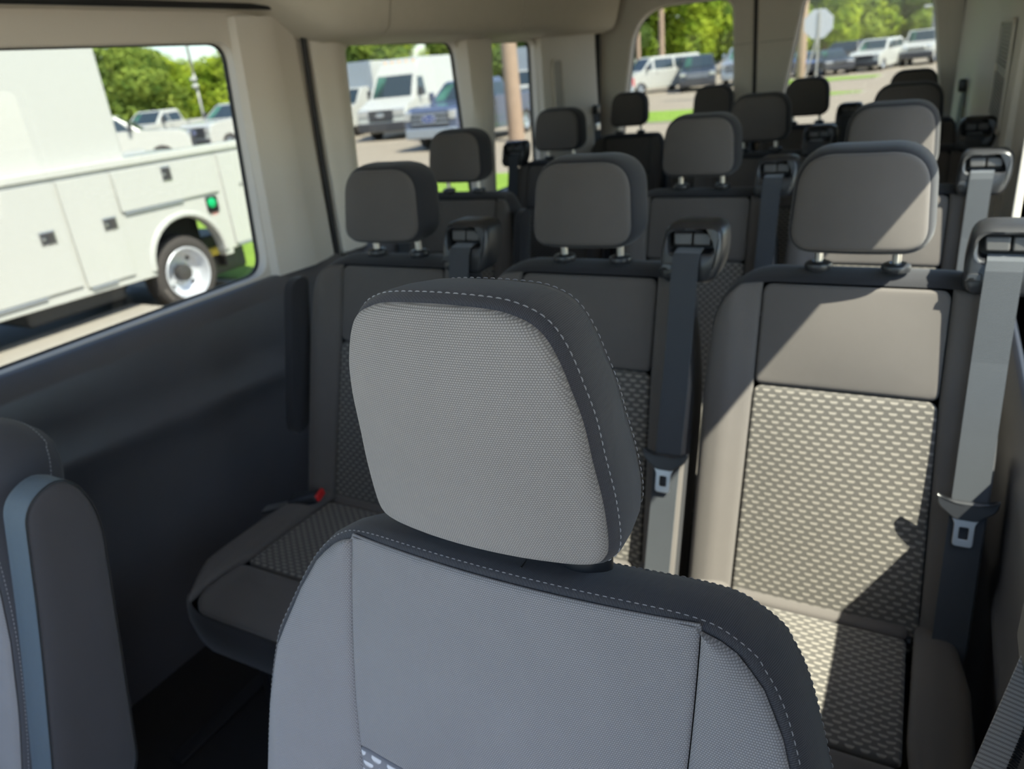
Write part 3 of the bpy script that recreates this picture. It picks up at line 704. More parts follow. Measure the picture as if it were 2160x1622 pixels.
    if buckle:
        T = Matrix.Translation((-0.165, -0.225, 0.468)) @ Matrix.Rotation(math.radians(20), 4, 'Z') @ Matrix.Rotation(math.radians(-12), 4, 'Y')
        bb = MB().rbox(-0.045, 0.028, -0.020, 0.020, -0.010, 0.010, 0.006); bb.v = [tuple(T @ Vector(v)) for v in bb.v]
        bk = bb.build('belt_buckle', M_['black'], t, smooth=True)
        rb = MB().rbox(0.024, 0.034, -0.017, 0.017, -0.007, 0.009, 0.003); rb.v = [tuple(T @ Vector(v)) for v in rb.v]
        rb.build('release_button', M_['red'], bk)['label'] = 'red push button'
        st = MB().rbox(-0.12, -0.04, -0.015, 0.015, -0.012, -0.004, 0.003); st.v = [tuple(T @ Vector(v)) for v in st.v]
        st.build('buckle_strap', M_['web'], bk)
    if armrest:
        s = armrest; ax = s * 0.245
        ao = rpoly([(-0.020, 0.925, .02), (-0.075, 0.925, .03), (-0.165, 0.60, .02), (-0.145, 0.575, .02), (-0.095, 0.60, .03)], 5, 0.02)
        am = lambda u, v, h: (ax - s * 0.020 + s * h, u, v)
        ar = rings(MB(), ao, [(0.01, 0.5, 0.0), (0.01, 1, 0.0), (0.0, 1, 0.008), (0.0, 1, 0.030), (0.010, 1, 0.038), (0.01, 0.5, 0.04)], am, cap_end=True, cap_start=True).build('armrest', M_['benchblack'], t, smooth=True)
    return t

SP = 0.45
seats = {}
def place(o, x, y, label, group, z=0.0):
    o.location = (x, y, z); tag(o, label, 'seat', group); return o
# protos; every placement copies the whole tree so that the seats share meshes
pr_right = make_bench_seat('right'); pr_armL = make_bench_seat('right', armrest=-1, buckle=True)
pr_wall = make_bench_seat('left', armrest=1)
pr_last = make_bench_seat('right', housing=False, wsc=0.90); pr_last2 = make_bench_seat('right', wsc=0.90)
GA, GB, GC, GD = 'seats of the front bench row', 'seats of the second bench row', 'seats of the third bench row', 'seats of the rearmost row'
place(pr_armL, -0.62, 0.0, 'left seat of the nearest three-seat bench, folded armrest and red buckle beside it', GA)
place(pr_right, -0.17, 0.0, 'middle seat of the nearest three-seat bench, partly hidden behind the big front headrest', GA)
s_ = place(copy_tree(pr_right), 0.28, 0.0, 'right seat of the nearest bench with direct sunlight on its woven back', GA)
place(pr_wall, -0.94, 0.7856, 'single window seat of the second row, behind the left seat of the nearest bench', GB)
place(copy_tree(pr_right), -0.178, 0.7856, 'aisle seat of the second row, behind the middle seat of the nearest bench', GB)
place(copy_tree(pr_right), 0.272, 0.7856, 'right seat of the second row, behind the sunlit seat of the nearest bench', GB)
place(copy_tree(pr_wall), -0.94, 1.530, 'single window seat in the third row, under the narrow left side window', GC)
place(copy_tree(pr_right), -0.178, 1.530, 'aisle seat of the third row, headrest below the rear door gap', GC)
place(copy_tree(pr_right), 0.272, 1.530, 'right seat of the third row, seen mostly above the second row right headrest', GC)
place(pr_last, -0.985, 2.44, 'leftmost seat of the rearmost row, in the corner below the left rear window', GD)
place(copy_tree(pr_last), -0.573, 2.44, 'second seat from left in the rearmost row, below the left rear window', GD)
place(pr_last2, -0.160, 2.44, 'third seat from left in the rearmost row, below the right rear window', GD)
place(copy_tree(pr_last), 0.252, 2.44, 'rightmost seat of the rearmost row, only its headrest top showing', GD)

# ------------------------------------------------------------------ front seats
def make_front_seat(armrest=None):
    t = thing('front_seat', '', 'seat')
    KF = 0.25
    nrm = Vector((0, -1, KF)).normalized()
    def face(u, v, h):
        bol = 0.030 * min(1, max(0, (abs(u) - 0.13) / 0.10)) ** 1.6 if v < 0.93 else 0
        bol *= min(1, max(0, (0.95 - v) / 0.10))
        y = -0.852 + KF * (v - 0.95) - bol + 0.9 * u * u * (1 if v > 0 else 0) * 0.5
        return (u, y + nrm.y * h, v + nrm.z * h)
    hw = [(0.42, 0.235), (0.50, 0.250), (0.60, 0.257), (0.70, 0.256), (0.78, 0.246), (0.84, 0.231), (0.89, 0.2125), (0.92, 0.195), (0.94, 0.172), (0.950, 0.145), (0.953, 0.08)]
    right = spline([(w_, z) for z, w_ in hw] + [(-w_, z) for z, w_ in reversed(hw)], 5, True)
    out = right
    # dark gusset round the face, running over the shoulders to the rear
    def shellmap(u, v, h):
        x, y, z = face(u, v, h)
        k = min(1, -h / 0.10) if h < 0 else 0
        return (x * (1 - 0.015 * k), y, z - 0.020 * k * max(0, (v - 0.8) / 0.15))
    L = [(0.012, 1, -0.004), (0.003, 1, -0.002), (0.0, 1, -0.0010), (-0.004, 1, -0.0035), (-0.009, 1, -0.013), (-0.013, 1, -0.032), (-0.014, 1, -0.055), (-0.011, 1, -0.078), (-0.003, 1, -0.095), (0.010, 1, -0.106), (0.03, 1, -0.112), (0.03, 0.7, -0.114), (0.03, 0.3, -0.114)]
    back = rings(MB(), out, L, shellmap, cap_end=True, uvmode='arc').build('seat_back', M_['blackfab'], t, smooth=True, auto=False)
    # the face: centre panel and two bolsters cut from the same outline
    o = inset(out, 0.0015)
    def wid(z):
        for (z0, w0), (z1, w1) in zip(hw[:-1], hw[1:]):
            if z0 <= z <= z1: return w0 + (w1 - w0) * (z - z0) / (z1 - z0) - 0.0015
        return hw[-1][1]
    def seam(z): return 0.146 + 0.006 * math.sin((z - 0.75) * 9) - 0.012 * max(0, 0.80 - z) / 0.2
    zs = [0.43 + (0.9505 - 0.43) * math.sin(math.pi / 2 * i / 26) for i in range(27)]
    zi = 0.757
    bolster(lambda v: -seam(v) + 0.0004, lambda v: seam(v) - 0.0004, zi + 0.0005, 0.9520, face, back, M_['greyfab2'], H=0.0032, r=0.005, nv=44, nu=30, name='centre_panel', dome=0.003, edge=0.0)
    bolster(lambda v: -seam(v) + 0.0004, lambda v: seam(v) - 0.0004, 0.425, zi - 0.0005, face, back, M_['frontinsert'], H=0.0032, r=0.005, nv=44, nu=30, name='woven_insert', dome=0.003, edge=0.0)
    for s in (-1, 1):
        bo = [Vector((s * seam(z) + s * 0.0008, z)) for z in zs] + [Vector((s * wid(z), z)) for z in reversed(zs)]
        bo = [p for i, p in enumerate(bo) if i == 0 or (p - bo[i - 1]).length > 1e-4]
        n = 27
        # grid surface between seam and edge for a clean long strip
        vs = []; uv = []; fs = []; K = 14
        for z in zs:
            a = seam(z) + 0.0004; b_ = wid(z)
            for j in range(K + 1):
                tt = 0.5 - 0.5 * math.cos(math.pi * j / K); u = a + (b_ - a) * tt; e = max(0.0, min(tt, 1 - tt) * (b_ - a))
                h = 0.0035 * min(1, max(0.0, e / 0.004)) ** 0.5 + 0.0 + 0.004 * math.sin(math.pi * tt)
                if z == zs[0]: h = -0.002
                vs.append(face(s * u, z, h)); uv.append((s * u, z))
        for i in range(len(zs) - 1):
            for j in range(K): fs.append((i * (K + 1) + j, i * (K + 1) + j + 1, (i + 1) * (K + 1) + j + 1, (i + 1) * (K + 1) + j))
        MB().add(vs, fs, uv).build('side_bolster', M_['greyfab2'], back, smooth=True, auto=False)
    # top stitching on the gusset, near the face and at the rear edge
    for (ins, h) in ((-0.0044, -0.0040), (-0.0115, -0.0775)):
        oo = inset(out, ins); o2 = inset(out, ins - 0.01); P = []; N = []
        for p, p2 in zip(oo, o2):
            a = Vector(shellmap(p.x, p.y, h)); P.append(a); N.append((Vector(shellmap(p2.x, p2.y, h + 0.007)) - a).normalized())
        sidx = [i for i in range(len(P)) if P[i].z > 0.5]
        st = stitches(MB(), P, N, closed=True, L=0.0038, gap=0.0020, w=0.00032).build('stitching', M_['thread'], back); st['kind'] = 'stuff'
    # cross seam over the top of the gusset
    P = [Vector(shellmap(0.012 - 0.004 * k, p_, h)) for k, (p_, h) in enumerate(((0.9625, -0.012), (0.9655, -0.03), (0.9665, -0.055), (0.964, -0.075)))]
    MB().path([tuple(p + Vector((0, 0, -0.0004))) for p in P], 0.0009, 6).build('top_seam', M_['rubber'], back)
    # headrest
    cx = -0.016
    ho = [(0.0, 0.975), (0.05, 0.975), (0.085, 0.976), (0.0985, 0.982), (0.103, 0.996), (0.1025, 1.03), (0.0985, 1.065), (0.0950, 1.097), (0.0875, 1.128), (0.0795, 1.149), (0.071, 1.161), (0.059, 1.1685), (0.040, 1.1735), (0.0, 1.1755)]
    ho = spline([(x + cx, z) for x, z in ho] + [(-x + cx, z) for x, z in reversed(ho[1:-1])], 6, True)
    def hmap(u, v, h):
        k = min(1.0, max(0.0, -h / 0.1)); x_, y_, z_ = hmap0(u, v, h)
        return (cx + (x_ - cx) * (1 - k * (0.12 + 0.12 * min(1, max(0, (v - 1.0) / 0.16)))), y_, z_)
    hmap0 = lambda u, v, h: (u, -0.848 - 0.10 * (v - 0.975) + 1.3 * (u - cx) ** 2 + 0.10 * max(0, v - 1.12) - h, v + (1.25 * max(0, v - 1.05) * h if h < 0 else 0))
    hr = headrest(t, 'headrest', ho, hmap, 0.100, M_['greyfab'], M_['blackfab'], None, 0, fine=True)
    head_posts(hr, (cx - 0.066, cx + 0.066), -0.795, 0.93, 0.99, 0.0065)
    for x in (cx - 0.066, cx + 0.066):
        MB().lathe([(0.0, 0.017), (0.010, 0.017), (0.019, 0.014), (0.0215, 0.008), (0.021, -0.01)], 'z', (x, -0.800, 0.951), 24).build('post_guide', M_['black'], back, smooth=True)
    # cushion and base
    def top(u, v, h): return (u, v, 0.470 - 0.03 * max(0, min(1, (-1.30 - v) / 0.15)) ** 2 + h + 0.012 * min(1, max(0, (abs(u) - 0.13) / 0.06)))
    co = rpoly([(-0.22, -0.95, .03), (-0.25, -1.15, .1), (-0.235, -1.42, .08), (0.235, -1.42, .08), (0.25, -1.15, .1), (0.22, -0.95, .03)], 5, 0.03)
    cu = rings(MB(), co, [(0.01, 0.3, 0.0), (0.01, 1, 0.0), (-0.004, 1, -0.014), (-0.006, 1, -0.05), (0.0, 1, -0.09), (0.03, 1, -0.13), (0.03, 0.6, -0.13)], top, cap_end=True, cap_start=True).build('seat_cushion', M_['greyfab2'], t, smooth=True, auto=False)
    MB().rbox(-0.20, 0.20, -1.36, -0.92, 0.0, 0.36, 0.02).build('seat_base', M_['black'], t)
    if armrest:
        s = armrest; x0 = s * 0.262
        ao = rpoly([(-0.815, 0.905, .03), (-0.868, 0.885, .022), (-0.905, 0.72, .05), (-0.962, 0.50, .02), (-0.95, 0.43, .03), (-0.86, 0.43, .04), (-0.825, 0.62, .1), (-0.785, 0.84, .05)], 6, 0.015)
        am = lambda u, v, h: (x0 + s * h, u, v)
        # the wrap-around vinyl edge and the fabric flank
        ar = rings(MB(), ao, [(0.008, 1, 0.0), (0.001, 1, 0.003), (-0.001, 1, 0.014), (-0.001, 1, 0.050), (0.001, 1, 0.0545)], am, cap_start=True, uvmode='arc').build('armrest', M_['armvinyl'], t, smooth=True)
        fl = rings(MB(), ao, [(0.0015, 1, 0.053), (0.002, 1, 0.0550), (0.005, 1, 0.0575), (0.012, 1, 0.0595), (0.012, 0.8, 0.061), (0.012, 0.4, 0.0615)], am, cap_end=True).build('flank', M_['armfab'], ar, smooth=True, auto=False)
        MB().path([tuple(am(p.x, p.y, 0.0545)) for p in inset(ao, -0.0005)] + [tuple(am(inset(ao, -0.0005)[0].x, inset(ao, -0.0005)[0].y, 0.0545))], 0.0009, 6).build('piping', M_['rubber'], ar)
    return t
fs1 = make_front_seat(); fs1.location = (0.117, 0, 0); tag(fs1, 'large grey front seat with black gusset in the centre foreground', 'seat', 'front seats of the van')
fs2 = make_front_seat(armrest=1); fs2.location = (-0.848, 0, 0); tag(fs2, 'front seat cut off at the lower left corner, armrest folded upright beside it', 'seat', 'front seats of the van')

# webbing strap hanging close to the camera at the lower right
vs = []; uv = []; fs = []
P = [(0.520, -0.560, 1.30), (0.500, -0.650, 1.00), (0.480, -0.700, 0.86), (0.430, -0.770, 0.74), (0.37, -0.83, 0.60)]

# ================================================================== near-camera right: lower pillar cover and belt
cover = [(0.54, -0.78), (0.500, -0.74), (0.470, -0.64), (0.462, -0.58), (0.480, -0.52), (0.54, -0.50)]
mid = [(0.54, -0.80), (0.49, -0.76), (0.456, -0.66), (0.450, -0.60), (0.470, -0.54), (0.54, -0.52)]
M_['covergrey'] = mat('grey_pillar_plastic', (0.13, 0.13, 0.135), 0.55, bump=0.2, bscale=900)
vs = []; fs = []; n_ = 6; lev = [(0.0, 0.0), (0.55, 0.0), (0.66, 0.35), (0.73, 0.75), (0.80, 1.0), (0.90, 1.0), (0.97, 0.7), (1.03, 0.2), (1.06, 0.0)]
CX = 0.484
for z, t in lev:
    for a, b in zip(cover, mid): vs.append((0.54 - (0.54 - a[0]) / (0.54 - 0.462) * (0.54 - CX) * t - 0.001, a[1], z))
for k in range(len(lev) - 1):
    for i in range(n_): fs.append((k * n_ + i, k * n_ + (i + 1) % n_, (k + 1) * n_ + (i + 1) % n_, (k + 1) * n_ + i))
fs += [tuple(range(n_)), tuple(range((len(lev) - 1) * n_, len(lev) * n_))]
struct(MB().add(vs, fs).build('trim_15', M_['covergrey'], smooth=True, auto=False))

def ribbon(name, pts, wdir, hw, m, parent=None, th=0.0014):
    vs = []; uv = []; fs = []; acc = 0; wd = Vector(wdir).normalized()
    for i, p in enumerate(pts):
        p = Vector(p)
        if i: acc += (p - Vector(pts[i - 1])).length
        t = (Vector(pts[min(i + 1, len(pts) - 1)]) - Vector(pts[max(i - 1, 0)])).normalized(); nn = wd.cross(t).normalized() * th
        for e, q_ in ((-1, 0), (1, 0), (1, 1), (-1, 1)): vs.append(p + wd * hw * e + nn * q_); uv.append((e * hw, acc))
    for i in range(len(pts) - 1):
        for j in range(4): fs.append((i * 4 + j, i * 4 + (j + 1) % 4, i * 4 + 4 + (j + 1) % 4, i * 4 + 4 + j))
    k = (len(pts) - 1) * 4; fs += [(0, 1, 2, 3), (k + 3, k + 2, k + 1, k)]
    return MB().add(vs, fs, uv).build(name, m, parent)
bp = [Vector((0.535, -0.80, 1.42)), Vector((0.545, -0.745, 1.20)), Vector((0.5334, -0.7216, 1.0564)), Vector((0.5051, -0.5778, 0.7931)), Vector((0.4872, -0.6288, 0.7621)), Vector((0.4695, -0.6785, 0.7332)), Vector((0.4525, -0.7266, 0.7071)), Vector((0.37, -0.78, 0.45))]
wd = Vector((0.849, 0.282, -0.454))
fb = ribbon('shoulder_belt', bp, wd, 0.0155, M_['tanweb']); tag(fb, 'woven grey-tan webbing strap hanging at the lower right corner, very close', 'belt')
P = [p + wd.normalized() * 0.0150 - Vector((0, 0.0015, 0)) for p in bp]
P2 = []
for a, b in zip(P[:-1], P[1:]):
    for k in range(6): P2.append(a.lerp(b, k / 6))
sx = MB()
for i in range(len(P2) * 4 - 4):
    a = P2[i // 4].lerp(P2[min(i // 4 + 1, len(P2) - 1)], (i % 4) / 4)
    sx.tube(a - wd.normalized() * 0.0045 + Vector((0, -0.0012, 0.001)), a + wd.normalized() * 0.0022 + Vector((0, -0.0016, -0.0012)), 0.0010, n=6)
s_ = sx.build('edge_stitching', M_['rubber'], fb); s_['kind'] = 'stuff'

# seat-belt on the rear left pillar
lb = ribbon('wall_belt', [(-1.168, 2.47, 1.08), (-1.16, 2.46, 1.02), (-1.155, 2.45, 0.95), (-1.16, 2.46, 0.60)], (0.35, 0.9, 0), 0.022, M_['web']); tag(lb, 'black belt hanging on the pillar beside the rear left door edge', 'belt')
MB().rbox(-1.178, -1.150, 2.45, 2.50, 1.07, 1.11, 0.008).build('belt_anchor', M_['black'], lb, smooth=True)
MB().rbox(-1.163, -1.147, 2.43, 2.475, 0.99, 1.025, 0.004).build('latch_plate', M_['steel'], lb, smooth=True)
rb_ = ribbon('wall_belt', [(0.440, 2.56, 1.08), (0.432, 2.55, 1.0), (0.430, 2.54, 0.9), (0.44, 2.55, 0.60)], (0.3, -0.9, 0), 0.022, M_['web']); tag(rb_, 'black belt hanging beside the rear right door edge near the far right wall', 'belt')
MB().rbox(0.415, 0.445, 2.54, 2.59, 1.05, 1.10, 0.008).build('belt_anchor', M_['black'], rb_, smooth=True)

# ================================================================== ground outside
def ground_piece(name, poly, z1, m, label, cat):
    o = slab(name, poly, GZ - 0.05, z1, m); tag(o, label, cat); return o
grs = [([(-14.5, 4.70), (-1.8, 4.70), (-1.8, 12.7), (-14.5, 12.9)], 'long grass strip beside the van, seen under the side windows'),
       ([(-12.2, 23.6), (-5.4, 23.4), (-4.6, 27.6), (-12.4, 28.6)], 'grass island seen through the left rear door window'),
       ([(-8.6, 41.5), (-2.8, 42.2), (-2.6, 44.0), (-8.4, 47.0)], 'thin far grass island seen through the right rear door window'),
       ([(-6.6, 29.6), (-2.5, 31.4), (-2.4, 31.9), (-6.6, 34.2)], 'nearer grass island seen through the right rear door window')]
for i, (poly, lab) in enumerate(grs):
    kb = struct(slab('trim_%d' % (20 + i), [tuple(p) for p in inset([Vector(q) for q in poly], -0.16)], GZ - 0.05, GZ + 0.045, M_['curb']))
    o = ground_piece('grass_strip', poly, GZ + 0.055, M_['grass'], lab, 'grass'); o['kind'] = 'stuff'
struct(slab('road', [(-10.2, -12), (-7.25, -12), (-7.25, 4.3), (-10.2, 4.3)], GZ - 0.05, GZ + 0.004, M_['ground_shade']))  # dark slab under the service truck, its ground shade put into the colour

struct(slab('trim_24', [(-6.68, -12), (-5.1, -12), (-5.1, 3.25), (-6.68, 3.25)], GZ - 0.05, -0.50, M_['curb']))
# ================================================================== vehicles
def wheel(parent, x, y, r, w_, side, rim='silver'):
    wmb = MB().lathe([(r * 0.62, w_ * 0.5 - 0.015), (r * 0.80, w_ * 0.5), (r * 0.94, w_ * 0.46), (r, w_ * 0.34), (r, -w_ * 0.34), (r * 0.94, -w_ * 0.46), (r * 0.6, -w_ * 0.5)], 'y', (0, 0, 0), 36)
    o = wmb.build('wheel', M_['tyre'], parent, smooth=True); o.location = (x, y, r); o.scale = (1, side, 1)
    h = MB().lathe([(r * 0.63, w_ * 0.5 - 0.012), (r * 0.58, w_ * 0.47), (r * 0.56, w_ * 0.30), (r * 0.35, w_ * 0.24), (r * 0.20, w_ * 0.30), (r * 0.18, w_ * 0.42), (0.0, w_ * 0.44)], 'y', (0, 0, 0), 24)
    h.build('rim', M_[rim], o, smooth=True)
    return o
def prof_body(name, poly, hw, m, parent, tumble=0.0, z0=0.0, z1=1.0, bev=0.03):
    """side profile (x, z) extruded to +-hw, narrowing above z0 by tumble"""
    bm = bmesh.new(); n = len(poly); vs = []
    for s in (-1, 1):
        for (x, z) in poly:
            k = max(0, min(1, (z - z0) / (z1 - z0))) if tumble else 0
            vs.append(bm.verts.new((x, s * (hw - tumble * k), z)))
    for i in range(n): bm.faces.new((vs[i], vs[(i + 1) % n], vs[n + (i + 1) % n], vs[n + i]))
    f1 = bm.faces.new(vs[:n][::-1]); f2 = bm.faces.new(vs[n:])
    if bev:
        bmesh.ops.bevel(bm, geom=[e for f in (f1, f2) for e in f.edges], offset=bev, segments=2, affect='EDGES', profile=0.6)
    bmesh.ops.triangulate(bm, faces=[f for f in bm.faces if len(f.verts) > 4])
    bmesh.ops.recalc_face_normals(bm, faces=bm.faces[:])
    me = bpy.data.meshes.new(name); bm.to_mesh(me); bm.free()
    return link(name, me, m, parent, False)
def arch(cx, r, zb, n=9):
    """points over a wheel arch going from front (larger x) to rear"""
    return [(cx + r * math.cos(math.pi * i / n), zb + max(0.0, r * math.sin(math.pi * i / n)) * 1.0) for i in range(n + 1)]
def vehicle(name, label, cat, kind, paint, loc, head, sc=0.93, group=None, emblem=None, grille_m='carblack', steel=True):
    """local +x is forward; parts in metres, scaled by sc"""
    t = thing(name, label, cat, loc, math.atan2(head[1], head[0]), group); t.scale = (sc, sc, sc)
    P = M_[paint]
    if kind == 'pickup':   L, W, wr, wx, hoodz, belt, roof = 6.1, 1.00, 0.42, (1.95, -1.95), 1.38, 1.42, 2.04
    elif kind == 'van':    L, W, wr, wx, hoodz, belt, roof = 5.9, 1.00, 0.35, (1.95, -1.75), 1.22, 1.38, 2.75
    elif kind == 'lowvan': L, W, wr, wx, hoodz, belt, roof = 5.6, 1.00, 0.37, (1.85, -1.65), 1.22, 1.36, 2.15
    elif kind == 'suv':    L, W, wr, wx, hoodz, belt, roof = 5.0, 0.98, 0.38, (1.55, -1.45), 1.15, 1.22, 1.85
    elif kind == 'jeep':   L, W, wr, wx, hoodz, belt, roof = 4.4, 0.90, 0.41, (1.35, -1.30), 1.20, 1.26, 1.87
    else:                  L, W, wr, wx, hoodz, belt, roof = 4.6, 0.90, 0.33, (1.40, -1.35), 0.98, 1.02, 1.48
    h = L / 2; gb = 0.38 if kind in ('pickup', 'jeep') else 0.28
    ar = wr + 0.10
    low = [(-h, gb + 0.12)] + [(-h, belt - 0.05 if kind != 'pickup' else 1.38)]
    if kind == 'pickup': low += [(-h + 0.05, 1.42), (-0.75, 1.42)]
    low += [(-h + 0.06, belt)] if kind != 'pickup' else []
    cabf = {'pickup': 1.45, 'van': 2.05, 'lowvan': 1.75, 'suv': 1.15, 'jeep': 0.75, 'sedan': 0.95}[kind]
    low += [(cabf, belt), (h - 0.40, hoodz - 0.04), (h - 0.12, hoodz - 0.16), (h - 0.02, hoodz - 0.40), (h, gb + 0.20), (h - 0.06, gb)]
    low += arch(wx[0], ar, gb) + arch(wx[1], ar, gb) + [(-h + 0.1, gb)]
    body = prof_body('body', low, W, P, t, bev=0.05)
    # wheel wells, sill
    for x in wx:
        MB().box(x - ar + 0.02, x + ar - 0.02, -W + 0.10, W - 0.10, gb - 0.02, gb + ar - 0.02).build('wheel_well', M_['blackin'], t)
    # greenhouse
    if kind == 'pickup': cab = [(-0.75, belt - 0.02), (-0.62, roof - 0.08), (-0.50, roof), (0.45, roof), (0.62, roof - 0.05), (1.42, belt - 0.02)]
    elif kind == 'van': cab = [(-h + 0.02, belt - 0.02), (-h + 0.10, roof - 0.12), (-h + 0.25, roof), (0.70, roof - 0.02), (1.15, roof - 0.18), (1.45, roof - 0.55), (2.02, belt - 0.02)]
    elif kind == 'lowvan': cab = [(-h + 0.02, belt - 0.02), (-h + 0.10, roof - 0.10), (-h + 0.25, roof), (0.75, roof), (0.98, roof - 0.08), (1.72, belt - 0.02)]
    elif kind == 'suv': cab = [(-h + 0.03, belt - 0.02), (-h + 0.28, roof - 0.08), (-h + 0.45, roof), (0.15, roof), (0.35, roof - 0.05), (1.12, belt - 0.02)]
    elif kind == 'jeep': cab = [(-h + 0.05, belt - 0.02), (-h + 0.10, roof), (0.22, roof), (0.33, roof - 0.03), (0.68, belt - 0.02)]
    else: cab = [(-1.75, belt - 0.02), (-1.0, roof - 0.03), (-0.7, roof), (0.05, roof), (0.25, roof - 0.04), (0.95, belt - 0.02)]
    tb = 0.16 if kind != 'van' else 0.18
    cabo = prof_body('cab', cab, W - 0.04, P, t, tumble=tb, z0=belt, z1=roof, bev=0.04)
    def yat(z): return W - 0.04 - tb * max(0, min(1, (z - belt) / (roof - belt)))
    def sideglass(pts, nm='side_window', m='carglass'):
        for s in (-1, 1):
            vs = [(x, s * (yat(z) + 0.006), z) for x, z in pts] + [(x, s * (yat(z) - 0.02), z) for x, z in pts]; n = len(pts)
            fs = [tuple(range(n)), tuple(range(2 * n - 1, n - 1, -1))] + [(i, (i + 1) % n, n + (i + 1) % n, n + i) for i in range(n)]
            MB().add(vs, fs).build(nm, M_[m], t)
    # windscreen: laid just proud of the slanted face
    a, b = Vector(cab[-1]), Vector(cab[-2]); d = (b - a).normalized(); nn = Vector((d.y, -d.x)); 
    if nn.x < 0: nn = -nn
    def frontglass(k0, k1, ymul, nm, m, y0=None, y1=None):
        p = a.lerp(b, k0) + nn * 0.012; q_ = a.lerp(b, k1) + nn * 0.012
        ya, yb = yat(p.y) * ymul, yat(q_.y) * ymul
        l0, r0 = (-ya, ya) if y0 is None else (y0 * ya, y1 * ya); l1, r1 = (-yb, yb) if y0 is None else (y0 * yb, y1 * yb)
        vs = [(p.x, l0, p.y), (p.x, r0, p.y), (q_.x, r1, q_.y), (q_.x, l1, q_.y)]
        vs += [(x - 0.02, y, z) for x, y, z in vs]
        MB().add(vs, [(0, 1, 2, 3), (7, 6, 5, 4), (0, 4, 5, 1), (1, 5, 6, 2), (2, 6, 7, 3), (3, 7, 4, 0)]).build(nm, M_[m], t)
    k1 = 0.96 if kind != 'van' else 0.94
    frontglass(0.08, k1, 0.93, 'windscreen', 'carglass', -0.93, 0.93)
    frontglass(0.10, k1 - 0.04, 0.935, 'painted_sun_pane', 'cargreen', -0.9, -0.45)  # lighter green pane paints sunlight onto one side of the windscreen
    zt_ = roof - 0.16; zb_ = belt + 0.05
    def on(pt, z):   # x on windscreen line at height z
        return a.x + (b.x - a.x) * (z - a.y) / (b.y - a.y)
    if kind in ('pickup',):
        sideglass([(0.42, zb_), (on(0, zb_) - 0.28, zb_), (on(0, zt_) - 0.12, zt_), (0.42, zt_)]); sideglass([(-0.58, zb_), (0.34, zb_), (0.34, zt_), (-0.54, zt_)])
    elif kind == 'van':
        zt2 = 2.05; sideglass([(1.02, zb_), (on(0, zb_) - 0.25, zb_), (on(0, zt2) - 0.12, zt2), (1.02, zt2)])
    elif kind == 'lowvan':
        sideglass([(0.95, zb_), (on(0, zb_) - 0.22, zb_), (on(0, zt_) - 0.10, zt_), (0.95, zt_)])
        sideglass([(-0.6, zb_), (0.78, zb_), (0.78, zt_), (-0.6, zt_)]); sideglass([(-2.4, zb_), (-0.75, zb_), (-0.75, zt_), (-2.4, zt_)])
    elif kind == 'suv':
        sideglass([(0.25, zb_), (on(0, zb_) - 0.2, zb_), (on(0, zt_) - 0.10, zt_), (0.25, zt_)]); sideglass([(-0.85, zb_), (0.17, zb_), (0.17, zt_), (-0.85, zt_)]); sideglass([(-2.2, zb_), (-0.95, zb_), (-0.95, zt_), (-2.05, zt_)])
    elif kind == 'jeep':
        sideglass([(-0.35, zb_), (0.45, zb_), (0.20, zt_), (-0.35, zt_)]); sideglass([(-1.9, zb_), (-0.45, zb_), (-0.45, zt_), (-1.9, zt_)])
    else:
        sideglass([(0.0, zb_), (0.65, zb_), (0.1, zt_ + 0.04), (0.0, zt_ + 0.04)]); sideglass([(-1.35, zb_), (-0.08, zb_), (-0.08, zt_ + 0.04), (-0.9, zt_ + 0.04)])
    # rear glass, lights, bumper
    if kind != 'sedan':
        rx = cab[0][0]; rt_ = cab[1][0]
        MB().add([(rx - 0.004, -W * 0.72, zb_ + 0.02), (rx - 0.004, W * 0.72, zb_ + 0.02), (rt_ - 0.012, W * 0.64, roof - 0.16), (rt_ - 0.012, -W * 0.64, roof - 0.16),
                  (rx + 0.02, -W * 0.72, zb_ + 0.02), (rx + 0.02, W * 0.72, zb_ + 0.02), (rt_ + 0.02, W * 0.64, roof - 0.16), (rt_ + 0.02, -W * 0.64, roof - 0.16)],
                 [(3, 2, 1, 0), (4, 5, 6, 7), (0, 1, 5, 4), (1, 2, 6, 5), (2, 3, 7, 6), (3, 0, 4, 7)]).build('rear_window', M_['carglass'], t)
    for s in (-1, 1):
        MB().rbox(-h - 0.015, -h + 0.10, s * (W - 0.06) - 0.07, s * (W - 0.06) + 0.05, belt - 0.42, belt - 0.08, 0.01).build('tail_light', M_['redcar'], t)
    MB().rbox(-h - 0.12, -h + 0.05, -W * 0.96, W * 0.96, gb + 0.10, gb + 0.30, 0.03).build('rear_bumper', M_['chrome' if kind == 'pickup' else 'carblack'], t)
    gz0, gz1 = gb + 0.38, hoodz - 0.18
    MB().rbox(h - 0.16, h + 0.07, -W * 0.97, W * 0.97, gb + 0.02, gb + 0.34, 0.04).build('front_bumper', M_['carblack' if kind not in ('pickup',) or paint == 'white' else 'silver'], t)
    gw = {'pickup': 0.72, 'van': 0.50, 'lowvan': 0.55, 'suv': 0.62, 'jeep': 0.50, 'sedan': 0.45}[kind]
    gr = MB().rbox(h - 0.10, h + 0.025, -W * gw, W * gw, gz0, gz1, 0.03).build('grille', M_[grille_m], t)
